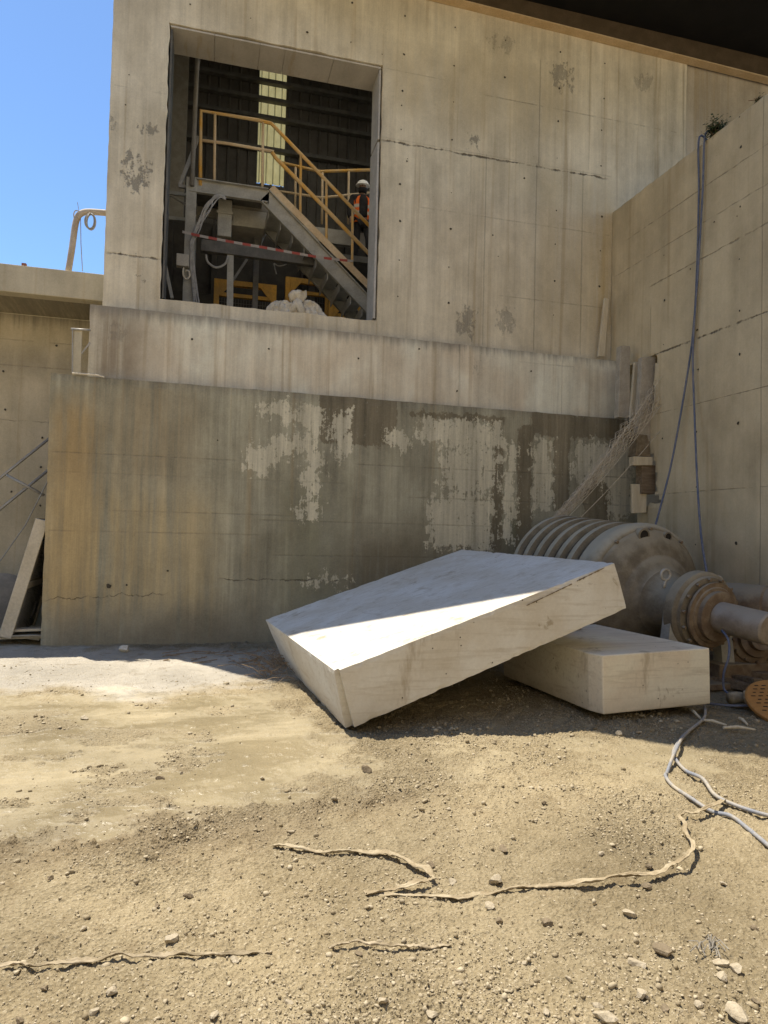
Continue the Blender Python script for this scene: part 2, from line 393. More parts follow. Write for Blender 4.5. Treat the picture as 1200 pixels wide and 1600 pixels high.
def slab_mat(name, c1, c2):
    g = G(name); o = g.obj(); X = g.xyz(o)
    n = g.noise(o, 1.6, 5, .6); f = g.noise(o, 40, 5, .7)
    saw = g.noise(g.vec(X[0]*.5, X[1]*26.0, X[2]*26.0), 1.0, 4, .6)
    saw2 = g.noise(g.vec(X[0]*1.1+X[2]*2.2, X[1]*2.0, X[2]*9.0), 1.0, 5, .6, 1.2)
    c = g.mix(g.sm(n, .35, .65), c1, c2)
    c = g.mix(g.sm(saw, .50, .68)*.28, c, (.36, .305, .22))
    nzt = g.xyz(g.nor())[2]; lng = g.noise(g.vec(X[0]*.45, X[1]*13.0, X[2]*13.0), 1.0, 5, .7, .4); c = g.mix(g.sm(lng, .57, .69)*g.sm(nzt, .6, .85)*.55, c, (.33, .275, .19))
    c = g.mix(g.sm(saw2, .55, .70)*.3, c, (.36, .285, .185))
    run = g.noise(g.vec(X[0]*3.5, X[1]*3.5, X[2]*.9), 1.0, 6, .7); c = g.mix(g.sm(run, .57, .69)*.55, c, (.30, .24, .155))
    scf = g.noise(g.vec(X[0]*1.2+X[1]*.4, X[1]*6.0, X[2]*7.0), 1.0, 7, .75, 1.0); c = g.mix(g.sm(scf, .66, .73)*.4, c, (.20, .16, .11))
    c = g.mix(g.sm(X[2], .16, .0)*g.sm(n, .35, .6)*.6, c, (.33, .26, .155))
    pits = g.sm(g.voro(o, 9.0), .035, .075, 1, 0)*g.sm(g.noise(o, 4.0, 1), .42, .55)
    stn = g.sm(g.noise(o, 2.7, 6, .7, .5), .64, .70)
    c = g.mix(stn*.6, c, (.26, .205, .12))
    c = g.mix(pits, c, (.05, .04, .03)); c = g.mul(c, 1.0+(f-.5)*.28)
    return g.done(c, .85, f*.5+saw*.35-pits*2.0, .3, .004)
M_slab = slab_mat('cut_concrete_pale', (0.559, 0.521, 0.444), (0.649, 0.635, 0.584))
M_slab2 = slab_mat('cut_concrete_dusty', (0.653, 0.578, 0.457), (0.720, 0.686, 0.566))
M_steel = plain('grey_painted_steel', (.33, .315, .27), (.42, .40, .345), 5, .6, 0, .1, dust=(.46, .42, .345))
M_steel_d = plain('dark_steel', (.10, .095, .082), (.15, .14, .12), 5, .6, 0, .1)
M_yellow = plain('yellow_rail_paint', (.66, .36, .07), (.58, .42, .22), 3.5, .5, 0, .05, grain=.15)
M_yellow_d = plain('dirty_yellow_paint', (.62, .33, .05), (.46, .27, .07), 3, .6)
M_tan = plain('dusty_tan_plate', (.56, .41, .24), (.62, .49, .32), 3, .7)
M_wood = plain('weathered_plank', (.54, .46, .32), (.64, .565, .42), 3, .9, 0, .4, stretch=(8, 8, .8))
M_wood_d = plain('dark_timber', (.15, .11, .07), (.24, .18, .12), 3, .9, 0, .5, stretch=(1, 9, 9))
M_greyboard = plain('grey_slab_offcut', (.33, .295, .235), (.42, .375, .305), 6, .9, 0, .4)
M_motor = plain('dusty_motor_paint', (0.189, 0.160, 0.112), (0.258, 0.223, 0.160), 4, .85, 0, .45, dust=(0.413, 0.381, 0.295))
M_motor2 = plain('motor_shield_paint', (0.154, 0.127, 0.088), (0.229, 0.192, 0.135), 5, .85, 0, .45, dust=(0.317, 0.283, 0.208))
M_rust = plain('rusty_steel', (0.150, 0.103, 0.065), (0.238, 0.179, 0.115), 8, .8, 0, .4, dust=(0.264, 0.230, 0.170))
M_shaft = plain('worn_shaft_steel', (0.229, 0.183, 0.135), (0.334, 0.282, 0.220), 5, .5, .1, .1, dust=(0.334, 0.301, 0.250))
M_blackhole = plain('dark_gap', (.012, .011, .01), (.025, .022, .018))
M_blue = plain('blue_cable_sheath', (.095, .115, .175), (.17, .175, .21), 9, .5)
M_hose = plain('dusty_blue_hose', (.20, .215, .25), (.38, .335, .26), 5, .6)
M_cloth = plain('muddy_cloth', (.27, .215, .135), (.40, .34, .235), 12, .95, 0, .5)
M_white = plain('dusty_white_sheet', (.60, .53, .41), (.72, .655, .53), 7, .9, 0, .4)
M_wire = plain('rusty_grey_wire', (.46, .385, .28), (.62, .545, .42), 20, .8)
M_cable = plain('grey_cable', (.30, .29, .27), (.42, .40, .37), 10, .6)
M_greymetal = plain('galvanised_metal', (.34, .32, .28), (.42, .40, .36), 6, .5, .2)
M_stone = plain('limestone', (.32, .27, .19), (.46, .40, .30), 14, .95, 0, .6)
M_stone_d = plain('brown_stone', (.16, .125, .08), (.25, .20, .135), 14, .95, 0, .6)
M_orange = plain('orange_drum_wood', (.50, .24, .06), (.56, .31, .10), 5, .7)
M_leaf = plain('dark_weed_leaf', (.025, .045, .012), (.06, .085, .025), 20, .6)
M_twig = plain('dry_twig', (.22, .15, .09), (.33, .25, .16), 20, .9)
M_panel = plain('cream_panel_paint', (.47, .415, .31), (.54, .48, .375), 4, .6)

# ------------------------------------------------------------------ ground
def poly_sd(x, y, poly):
    """signed distance to a closed outline, positive inside"""
    d = np.full(x.shape, 1e9); ins = np.zeros(x.shape, bool); n = len(poly)
    for i in range(n):
        ax, ay = poly[i]; bx, by = poly[(i+1) % n]; ex, ey = bx-ax, by-ay
        t = np.clip(((x-ax)*ex+(y-ay)*ey)/(ex*ex+ey*ey), 0, 1)
        d = np.minimum(d, np.hypot(x-ax-t*ex, y-ay-t*ey))
        c = ((ay > y) != (by > y)) & (x < (bx-ax)*(y-ay)/(by-ay+1e-12)+ax); ins ^= c
    return np.where(ins, d, -d)
def gp(l): return [tuple(P(a, b, z=0)[:2]) for a, b in l]
WET1 = gp([(-200, 1085), (200, 1078), (420, 1085), (500, 1120), (560, 1175), (520, 1240), (400, 1262), (250, 1270), (100, 1300), (-200, 1320)])
WET2 = gp([(860, 1150), (1000, 1158), (1120, 1180), (1090, 1205), (960, 1200), (870, 1185)])
PALE1 = gp([(-200, 1010), (200, 1012), (470, 1010), (480, 1060), (250, 1085), (-200, 1090)])
ROUGH1 = gp([(-100, 1300), (120, 1285), (250, 1265), (420, 1265), (560, 1240), (640, 1250), (500, 1310), (300, 1330), (100, 1345), (-100, 1350)])
def smooth01(v, a, b):
    t = np.clip((v-a)/(b-a), 0, 1); return t*t*(3-2*t)
def ground_fields(x, y):
    n = fbm(x*1.6, y*1.6, 4, 21)-.5; n2 = fbm(x*6, y*6, 4, 31)-.5
    wet = np.maximum(smooth01(poly_sd(x, y, WET1)+n*.9+n2*.7, -.10, .16), smooth01(poly_sd(x, y, WET2)+n*.4+n2*.5, -.05, .12)*.8)
    wet = np.maximum(wet, smooth01(n+n2*.6, .17, .30)*.6*smooth01(y, 3.0, 4.2))
    isl_ = fbm(x*1.9+y*.4, y*3.0, 5, 52, .62); wet = wet*(1-.82*smooth01(isl_, .545, .62))
    palem = smooth01(poly_sd(x, y, PALE1)+n*.9+n2*.6, -.25, .40)
    clod = smooth01(poly_sd(x, y, ROUGH1)+n*.5+n2*.5, -.2, .2)
    return wet, palem, clod
def compaction(x, y): return smooth01(fbm(x*.75+3, y*1.1, 4, 71, .55), .38, .56)
def ground_h(x, y, f=None):
    c3 = fbm(x*2.3+y*1.4, y*4.2-x*.9, 5, 41, .6)-.5
    wet, palem, clod = f if f is not None else ground_fields(x, y)
    comp = compaction(x, y)
    near = np.hypot(x, y) < 16
    r = (1-.85*wet)*(1-.6*palem)*(.66+.34*comp)
    h = (fbm(x*.7, y*.7, 3, 1)-.5)*.05
    a = fbm(x*5, y*5, 3, 5)-.5; b = fbm(x*16, y*16, 4, 8, .62); c = fbm(x*55, y*55, 3, 9, .6)-.5; c2 = fbm(x*130, y*130, 2, 12, .6)-.5
    cl = np.maximum(0, b-.52)
    h = h + r*(a*.046 + (b-.5)*.030 + c*.027 + c2*.013) + r*clod*cl*.10
    isl = np.maximum(0, fbm(x*9, y*16, 4, 14, .65)-.57)*wet      # crumbs standing out of the mud
    return (h + isl*.05 - .006*wet + c3*.004*wet)*near
M_ground = None
def make_ground():
    rr = np.concatenate([[0.02, .3, .7, 1.0], np.geomspace(1.25, 13.5, 800), np.geomspace(14.2, 900, 30)])
    fan = np.radians(np.linspace(-28, 62, 860)); rest = np.radians(np.linspace(62, 332, 60))[1:-1]
    an = np.concatenate([fan, rest]); na, nr = len(an), len(rr)
    A, Rr = np.meshgrid(an, rr); x = Rr*np.sin(A); y = Rr*np.cos(A)
    f = ground_fields(x, y); z = ground_h(x, y, f); z[0, :] = z[0].mean()
    v = np.stack([x, y, z], -1).reshape(-1, 3)
    i, k = np.meshgrid(np.arange(nr-1), np.arange(na), indexing='ij'); k2 = (k+1) % na
    q = np.stack([i*na+k, (i+1)*na+k, (i+1)*na+k2, i*na+k2], -1).reshape(-1, 4)
    q = np.vstack([q[:, ::-1]])
    me = bpy.data.meshes.new('ground'); me.vertices.add(len(v)); me.vertices.foreach_set('co', v.ravel().astype(np.float32))
    me.loops.add(q.size); me.loops.foreach_set('vertex_index', q.ravel().astype(np.int32))
    me.polygons.add(len(q)); me.polygons.foreach_set('loop_start', np.arange(0, q.size, 4, dtype=np.int32)); me.polygons.foreach_set('loop_total', np.full(len(q), 4, np.int32))
    me.polygons.foreach_set('use_smooth', np.ones(len(q), bool))
    for nm, arr in zip(('wet', 'pale', 'clod', 'loose'), f+(compaction(x, y),)):
        at = me.attributes.new(nm, 'FLOAT', 'POINT'); at.data.foreach_set('value', arr.ravel().astype(np.float32))
    me.update(calc_edges=True)
    o = bpy.data.objects.new('ground', me); col.objects.link(o)
    g = G('trodden_dirt'); p = g.pos()
    wet = g.attr('wet'); pal = g.attr('pale'); clod = g.attr('clod'); loose = g.attr('loose'); lf = .68+loose*.32
    n1 = g.noise(p, 1.2, 5, .6); n2 = g.noise(p, 9, 5, .65); n3 = g.noise(p, 60, 5, .7); vo = g.voro(p, 70)
    c = g.mix(g.sm(n1*.6+n2*.4, .36, .64), (.222, .176, .101), (.318, .26, .16))
    c = g.mix(g.sm(n2, .56, .70)*.45, c, (.19, .14, .08))
    c = g.mix(g.sm(n3, .53, .66)*.75*lf, c, (.47, .405, .285))
    c = g.mix(g.sm(n3, .47, .32)*.7*lf, c, (.115, .088, .05))
    c = g.mix(clod*.45, c, (.18, .135, .08))
    c = g.mix(wet*.9, c, g.mix(n2, (.245, .202, .122), (.315, .266, .168)))
    c = g.mix(pal*.75, c, g.mix(n2, (.36, .33, .28), (.56, .53, .47)))
    trk = g.noise(g.vec(g.xyz(p)[0]*.9, g.xyz(p)[1]*1.6, 0.0), 1.0, 6, .62, .5)
    c = g.mix(wet*g.sm(trk, .49, .60)*.6, c, (.205, .165, .096))
    c = g.mix(wet*g.sm(trk, .46, .34)*.35, c, (.45, .38, .25))
    sc_ = g.noise(p, .55, 4, .55); c = g.mul(c, g.sm(sc_, .3, .7, .80, 1.16))
    dk = g.noise(p, 3.3, 6, .7); c = g.mix(g.sm(dk, .56, .68)*(1.0-wet)*.5, c, (.155, .112, .058))
    rough = .95 - wet*g.sm(n2*.4+trk*.6, .40, .54)*.66 - pal*.25
    g.done(c, rough, (n3*.6+vo*.5)*(1.0-wet*.75)*lf+n2*.3, 1.0, .022, spec=.35)
    # the wet zones are smoother
    me.materials.append(g.mat)
    tag(o, kind='structure')
    return o
ground = make_ground()

def make_bounce_bank():  # unseen slope added behind the camera to bounce warm sunlight onto the walls
    xs = np.radians(np.linspace(168, 318, 170)); ts = np.linspace(0, 1, 60); X0, T2 = np.meshgrid(xs, ts)
    Rr = 10.5+15*T2+(fbm(X0*7, T2*6, 4, 60)-.5)*2.2; X2 = 2+Rr*np.cos(X0); Y2 = 1+Rr*np.sin(X0); Z2 = -.3+18*T2+(fbm(X0*9, T2*9, 4, 61)-.5)*1.6; Z2[-1] += .5
    m = np.stack([X2, Y2, Z2], -1).reshape(-1, 3); n = len(xs)
    f = [(j*n+i, j*n+i+1, (j+1)*n+i+1, (j+1)*n+i) for j in range(len(ts)-1) for i in range(n-1)]
    me = bpy.data.meshes.new('bounce_bank'); me.from_pydata(m.tolist(), [], f); me.update()
    o = bpy.data.objects.new('bounce_bank', me); col.objects.link(o); tag(o, kind='structure')
    g = G('bounce_bank_earth'); p = g.pos(); n1 = g.noise(p, .4, 6, .6); n2 = g.noise(p, 4, 5, .7)
    g.done(g.mix(g.sm(n1*.6+n2*.4, .38, .62), (.42, .362, .262), (.54, .475, .36)), .95, n2, 1.0, .1); me.materials.append(g.mat)
make_bounce_bank()

def rock_mesh(sub=1):
    bm = bmesh.new(); bmesh.ops.create_icosphere(bm, subdivisions=sub, radius=1)
    v = np.array([x.co[:] for x in bm.verts]); f = np.array([[w.index for w in q.verts] for q in bm.faces]); bm.free(); return v, f
def rock_shapes(n, seed):
    bv, bf = rock_mesh(1); r = np.random.default_rng(seed); out = []
    for _ in range(n):
        q = bv.copy()
        for k in range(9):
            nrm = r.normal(size=3); nrm /= np.linalg.norm(nrm); dd = q@nrm-r.uniform(.35, .8); q -= np.outer(np.maximum(dd, 0), nrm)
        out.append(q*r.uniform(.75, 1.35, 3))
    return np.array(out), bf
def make_gravel():
    shp, bf = rock_shapes(40, 5); bv = shp[0]
    n = 260000
    r = np.exp(rng.uniform(np.log(1.7), np.log(9.0), n)); a = np.radians(rng.uniform(-22, 50, n))
    x = r*np.sin(a); y = r*np.cos(a)
    wet, pal, clod = ground_fields(x, y)
    dens = fbm(x*1.3, y*1.3, 3, 77)*.6+fbm(x*4, y*4, 3, 79)*.4; near = smooth01(-r, -3.6, -2.0)
    pr = (.05+.9*smooth01(dens, .50, .61)+.9*near+.6*clod)*(1-.95*wet)*(1-.8*pal)*(.5+.5*compaction(x, y))
    ok = rng.uniform(0, 1, n) < pr*.75
    x, y, r = x[ok], y[ok], r[ok]; n = len(x)
    s = np.clip(rng.lognormal(-6.1, .66, n), .0012, .016)*(.55+.18*r)
    z = ground_h(x, y)
    V = np.empty((n, len(bv), 3)); sc = rng.uniform(.75, 1.3, (n, 1, 3)); sc[:, :, 2] *= .75
    q = shp[rng.integers(0, 40, n)]*sc
    t = rng.uniform(0, 6.28, n); c, d = np.cos(t)[:, None], np.sin(t)[:, None]
    V[..., 0] = (q[..., 0]*c-q[..., 1]*d)*s[:, None]+x[:, None]; V[..., 1] = (q[..., 0]*d+q[..., 1]*c)*s[:, None]+y[:, None]
    V[..., 2] = q[..., 2]*s[:, None]+(z+s*.2)[:, None]
    Fc = (bf[None]+(np.arange(n)*len(bv))[:, None, None]).reshape(-1, 3)
    me = bpy.data.meshes.new('gravel'); v = V.reshape(-1, 3)
    me.vertices.add(len(v)); me.vertices.foreach_set('co', v.ravel().astype(np.float32))
    me.loops.add(Fc.size); me.loops.foreach_set('vertex_index', Fc.ravel().astype(np.int32))
    me.polygons.add(len(Fc)); me.polygons.foreach_set('loop_start', np.arange(0, Fc.size, 3, dtype=np.int32)); me.polygons.foreach_set('loop_total', np.full(len(Fc), 3, np.int32))
    tone = np.repeat(rng.uniform(0, 1, n), len(bv)); at = me.attributes.new('tone', 'FLOAT', 'POINT'); at.data.foreach_set('value', tone.astype(np.float32))
    me.update(calc_edges=True)
    g = G('gravel_stone'); t_ = g.attr('tone'); f = g.noise(g.pos(), 120, 4, .6)
    cc = g.mix(t_, (.22, .175, .105), (.46, .395, .28)); g.done(g.mul(cc, 1.0+(f-.5)*.5), .95, f, .5, .003)
    me.materials.append(g.mat)
    o = bpy.data.objects.new('gravel', me); col.objects.link(o); tag(o, 'loose fine gravel and crumbs of dirt spread over the yard', 'gravel', kind='stuff')
make_gravel()

def gz(x, y): return float(ground_h(np.array([x]), np.array([y]))[0])
def rock(name, px, py, wpx, mat, label, cat='stone', group=None, flat=.7, seed=0):
    p = P(px, py, z=0.015); d = float((p-EYE) @ fw); s = wpx/F*d/2
    bv, bf = rock_mesh(2); r = np.random.default_rng(seed+int(px*7+py))
    q = bv.copy()
    for k in range(12):                         # planes struck off a lump give it facets
        nrm = r.normal(size=3); nrm /= np.linalg.norm(nrm); h = r.uniform(.40, .80)
        dd = q@nrm - h; q -= np.outer(np.maximum(dd, 0), nrm)
    q *= np.array([r.uniform(1.0, 1.35), r.uniform(.8, 1.1), flat])
    t = r.uniform(0, 6.28); c, sn = math.cos(t), math.sin(t)
    q = np.stack([q[:, 0]*c-q[:, 1]*sn, q[:, 0]*sn+q[:, 1]*c, q[:, 2]], 1)*s
    mb = MB(); z = gz(p[0], p[1]); base = np.array([p[0], p[1], z])
    b = mb.verts(q + base + np.array([0, 0, s*flat*.5]))
    for f in bf: mb.face([b+int(i) for i in f])
    o = mb.build(name, mat); own_origin(o, base)
    return tag(o, label, cat, group)

# ------------------------------------------------------------------ concrete building with the opening
bld = thing('concrete_building', 'tall weathered concrete building wall with a large open square bay and a plinth', 'building', (2.5, 10.4, 0))
HX0, HX1, HZ0, HZ1 = -.70, 2.53, 4.90, 8.98
mb = MB()
us = lin(-1.47, 8.12, .11, (HX0, HX1)); vs = lin(3.4, 10.4, .11, (HZ0, HZ1))
wall_mesh(mb, (0, YW, 0), (1, 0, 0), (0, 0, 1), (0, 1, 0), us, vs, .6, lambda u, v: not (HX0 < u < HX1 and HZ0 < v < HZ1), .012, .006, edge_seed=3)
mb.cur = 1
ties = []
for zx, zy in [(151, 70), (147, 243), (140, 406), (134, 578), (375, 122), (370, 293), (368, 455), (361, 624), (600, 180), (596, 345), (845, 232), (840, 395), (835, 541), (830, 706), (1043, 283), (1040, 440), (1029, 581), (1026, 740), (684, 796)]:
    ties.append((580+zx/2.857, zy/2.857))
for zx, zy in [(160, 5), (129, 107), (129, 272), (125, 447), (119, 609), (358, 146), (355, 307), (347, 478), (346, 638), (567, 430), (543, 335), (827, 225), (822, 376), (819, 540), (814, 692), (1030, 252), (1023, 405), (1019, 564)]:
    ties.append((580+zx/2.857, 250+zy/2.857))
for zx, zy in [(377, 16), (604, 68), (816, 120), (980, 158), (985, 10), (1183, 60), (135, 393), (148, 280), (1170, 395), (1168, 484), (1192, 595), (1097, 203)]:
    ties.append((140+zx/2.4, zy/2.4))
for a, b in ties:
    p = P(a, b, y=YW-.008); disc(mb, p, (0, -1, 0), rnd.choice((.009, .012, .014, .019)))
mb.build('wall', [M_upper, M_hole], bld)
mb = MB(); wall_mesh(mb, (0, YP, 0), (1, 0, 0), (0, 0, 1), (0, 1, 0), lin(-1.6, 6.78, .1), lin(3.3, 4.645, .1), .195, None, .014, .006, shear=-.0098, edge_seed=6)
mb.cur = 1
for a, b in [(300, 530), (420, 545), (560, 560), (714, 611), (830, 580), (655, 545)]: disc(mb, P(a, b, y=YP-.008), (0, -1, 0), .016)
mb.build('plinth', [M_plinth, M_hole], bld)
# plaster soffit and steel edge trim of the bay
mb = MB(); xs = [HX0+.02, -.05, .62, 1.0, 1.75, HX1-.02]
for a, b in zip(xs[:-1], xs[1:]): mb.box(a, b-.005, YW+.025, YW+.62, HZ1-.045, HZ1-.018)
mb.build('soffit', M_soffit, bld, bevel=.004)
mb = MB()
mb.box(HX1-.055, HX1-.022, YW+.02, YW+.5, HZ0+.05, 7.75); mb.box(HX1-.05, HX1-.022, YW+.03, YW+.5, 7.80, HZ1-.06)
mb.build('edge_trim', plain('pale_grey_trim', (.40, .385, .35), (.47, .45, .41), 3, .6), bld, bevel=.004)
mb = MB(); mb.box(HX0-.0+.02, HX0+.05, YW+.05, YW+.55, HZ0+.03, HZ1-.06); mb.build('jamb_channel', M_steel_d, bld, bevel=.004)
mb = MB(); mb.box(8.135, 18, YW+.04, YW+.6, 3.4, 10.3); mb.build('return_wall', M_return, bld)
# hall behind the bay
mb = MB(); mb.box(-1.3, 9, YW+.61, 17.6, 4.55, 4.8); mb.build('hall_floor', plain('hall_floor_concrete', (.28, .25, .2), (.36, .32, .26), 3, .9), bld)
def roof_part(nm, x0, x1, y0, y1, mat):
    zz = lambda y: 10.42+(y-YW-.62)*.592
    mb = MB(); mb.hexa([(x0, y0, zz(y0)), (x1, y0, zz(y0)), (x1, y1, zz(y1)), (x0, y1, zz(y1)), (x0, y0, zz(y0)+.05), (x1, y0, zz(y0)+.05), (x1, y1, zz(y1)+.05), (x0, y1, zz(y1)+.05)]); mb.build(nm, mat, bld)
g = G('fill_light_sheet'); t = g.t; tr = t.nodes.new('ShaderNodeBsdfTranslucent'); g.set(tr.inputs[0], (.75, .72, .62)); t.links.new(tr.outputs[0], t.nodes['Material Output'].inputs[0])  # unseen translucent roof panel, added to brighten the stair in the bay
roof_part('hall_roof', -1.4, 9.2, YW+.62, 11.2, M_steel_d); roof_part('hall_roof', -1.4, 9.2, 13.0, 17.4, M_steel_d)
roof_part('hall_roof', -1.4, -.4, 11.202, 12.998, M_steel_d); roof_part('hall_roof', 5.2, 9.2, 11.202, 12.998, M_steel_d)
m = MB(); yy_ = lambda y: 10.44+(y-YW-.62)*.592
m.quad((-.398, 11.202, yy_(11.202)), (5.198, 11.202, yy_(11.202)), (5.198, 12.998, yy_(12.998)), (-.398, 12.998, yy_(12.998))); m.build('fill_roof_panel', g.mat, bld)
mb = MB(); mb.box(-1.36, -1.3, YW+.62, 17.4, 4.8, 14.2); mb.build('hall_side_wall', M_steel_d, bld)
def corrugated(x0, x1, y, z0, z1, pitch, depth):
    m = MB(); xs = []; x = x0; k = 0
    prof = [(0, 0), (.30, 0), (.38, 1), (.50, 1), (.58, 0)]
    while x < x1:
        for a, b in prof: xs.append((min(x+a*pitch, x1), y-b*depth))
        x += pitch
    xs.append((x1, y)); b = m.verts([(a, c, z0) for a, c in xs]+[(a, c, z1) for a, c in xs]); n = len(xs)
    for i in range(n-1): m.face((b+i, b+i+1, b+n+i+1, b+n+i))
    return m
clad = thing('cladding_wall', 'dark corrugated metal cladding wall at the back of the bay with one translucent strip', 'wall', (3, 17.2, 4.8))
LX0, LX1 = float(P(403, 190, y=17.2)[0]), float(P(446, 190, y=17.2)[0])
M_clad = plain('dark_cladding', (.085, .076, .061), (.12, .107, .086), 2, .6, 0, .1)
corrugated(-1.3, LX0, 17.2, 4.8, 14.1, .25, .035).build('cladding_sheet', M_clad, clad)
corrugated(LX1, 9, 17.2, 4.8, 14.1, .25, .035).build('cladding_sheet', M_clad, clad)
zlow = Z_(420, 289, 17.2)
corrugated(LX0, LX1, 17.2, 4.8, zlow, .25, .035).build('cladding_sheet', M_clad, clad)
g = G('translucent_sheet'); o_ = g.pos(); X = g.xyz(o_)
t = g.t; tr = t.nodes.new('ShaderNodeBsdfTranslucent'); df = t.nodes.new('ShaderNodeBsdfDiffuse'); mx = t.nodes.new('ShaderNodeMixShader')
cc = g.mix(g.noise(g.vec(X[0]*6.0, X[1], X[2]*2.2), 1.0, 5, .7), (.22, .19, .075), (.60, .54, .29))
g.set(tr.inputs[0], cc); g.set(df.inputs[0], cc); mx.inputs[0].default_value = .35
t.links.new(tr.outputs[0], mx.inputs[1]); t.links.new(df.outputs[0], mx.inputs[2]); t.links.new(mx.outputs[0], t.nodes['Material Output'].inputs[0])
corrugated(LX0, LX1, 17.18, zlow, 14.1, .17, .03).build('translucent_strip', g.mat, clad)
for (pa, pb) in (((290, 98), (575, 158)), ((290, 128), (575, 184)), ((290, 157), (575, 212)), ((290, 205), (575, 262))):
    za = (P(*pa, y=17.0)[2]+P(*pb, y=17.0)[2])/2; m = MB(); m.box(-1.25, 8.9, 17.0, 17.14, za-.045, za+.045); m.build('purlin', M_steel_d, clad)
m = MB(); m.box(4.0, 4.35, 16.6, 16.95, 4.8, 14.0); m.build('column', M_steel_d, clad)
m = MB(); xx = X_(283, 200, 16.5); m.box(xx-.2, xx+.12, 16.4, 16.75, 4.8, 13.6); m.build('column', plain('mid_grey_column', (.26, .23, .18), (.32, .29, .23)), clad)

# ------------------------------------------------------------------ stair in the bay
YS, YS2 = 12.0, 12.9
def Q(px, py, y=YS): return Vector([float(v) for v in P(px, py, y=y)])
stair = thing('steel_stair', 'grey steel stair with landing and yellow handrails inside the open bay', 'stairs', (.9, 12.4, 4.8))
a, b, c = Q(296, 291), Q(413, 306), Q(590, 494)
zl = (a.z+b.z)/2
a.z = zl; b.z = zl
slope = (c.z-b.z)/(c.x-b.x)
end = Vector((b.x+(4.86-zl)/slope, YS, 4.86))
def stringer(y):
    m = MB(); o = Vector((0, y-YS, 0))
    m.bar(a+o, b+o+Vector((.08, 0, 0)), .012, .24); 
    for dz in (.115, -.115): m.bar(a+o+Vector((0, -.04, dz)), b+o+Vector((.06, -.04, dz)), .075, .014)
    m.bar(b+o, end+o, .012, .25)
    n = (end-b).cross(Vector((0, 1, 0))).normalized()
    for k in (.12, -.12): m.bar(b+o+n*k+Vector((0, -.04, 0)), end+o+n*k+Vector((0, -.04, 0)), .075, .014)
    m.build('stringer', M_steel, stair)
stringer(YS); stringer(YS2)
m = MB(); m.box(a.x, b.x, YS+.01, YS2-.01, zl+.075, zl+.11); m.build('landing', M_steel_d, stair)
nt = 13; tread = None
for k in range(1, nt):
    p = b.lerp(end, k/nt); mm = MB()
    mm.box(p.x-.13, p.x+.13, YS+.012, YS2-.012, p.z-.02, p.z+.015); mm.box(p.x-.14, p.x-.13, YS+.012, YS2-.012, p.z-.16, p.z+.012); mm.build('tread', M_steel, stair)
m = MB(); m.box(a.x-.05, a.x+.12, YS-.06, YS+.1, 4.8, zl+.12); m.build('column', M_steel, stair, bevel=.006)
m = MB(); m.box(a.x-.05, a.x+.12, YS2-.1, YS2+.06, 4.8, zl+.12); m.build('column', M_steel, stair, bevel=.006)
# toe plate, rails and posts of the near side
m = MB(); t0 = Q(424, 293, YS-.03); t1 = Q(582, 452, YS-.03); m.bar(t0, t1, .012, .12); m.build('toe_plate', M_tan, stair)
m = MB(); m.tube([Q(313, 290), Q(314, 173), Q(404, 188), Q(424, 193), Q(500, 272), Q(582, 358)], .032, 8); m.build('handrail', M_yellow, stair, smooth=True)
m = MB(); m.tube([Q(313, 219), Q(360, 225), Q(428, 237)], .027, 8); m.build('mid_rail', M_tan, stair, smooth=True)
m = MB(); m.tube([Q(425, 238, YS-.05), Q(432, 248, YS-.05), Q(500, 317, YS-.05), Q(582, 402, YS-.05)], .036, 8); m.build('mid_rail', M_yellow, stair, smooth=True)
for (x1, y1, x2, y2, mt) in ((336, 177, 335, 283, M_tan), (411, 190, 410, 296, M_tan), (470, 243, 469, 343, M_yellow), (510, 284, 510, 382, M_yellow), (551, 326, 550, 424, M_yellow)):
    m = MB(); m.tube([Q(x1, y1), Q(x2, y2)], .024, 8); m.build('rail_post', mt, stair, smooth=True)
# far side rail of the landing and beyond
far = thing('guard_rail', 'pale yellow guard rail behind the stair beside the worker', 'railing', tuple(P(520, 360, y=14.3)))
Y3 = 14.3
for pts, r, mt, nm in (([(438, 254), (500, 268), (590, 265)], .034, M_yellow, 'top_rail'), ([(430, 298), (502, 309), (590, 300)], .028, M_tan, 'mid_rail')):
    m = MB(); m.tube([Q(x, y, Y3) for x, y in pts], r, 8); m.build(nm, mt, far, smooth=True)
for (x, y1, y2) in ((462, 259, 330), (504, 268, 350), (545, 267, 350)):
    m = MB(); m.tube([Q(x, y1, Y3), Q(x-1, y2, Y3)], .025, 8); m.build('rail_post', M_tan, far, smooth=True)
plat = thing('walkway', 'grey steel walkway behind the stair that the worker stands on', 'walkway', tuple(P(540, 400, y=14)))
fz = float(P(565, 416, y=13.8)[2])
m = MB(); q0, q1 = Q(440, 345, 14.2), Q(600, 370, 14.2); m.box(q0.x, 5.4, 14.15, 14.27, fz+.55, fz+.85); m.build('edge_beam', M_greymetal, plat)
m = MB(); m.box(1.9, 5.4, 13.3, 14.6, fz-.12, fz); m.build('deck_plate', M_steel_d, plat)
for x in (2.0, 4.9):
    m = MB(); m.box(x, x+.12, 14.3, 14.42, 4.8, fz-.12); m.build('support_post', M_steel_d, plat)
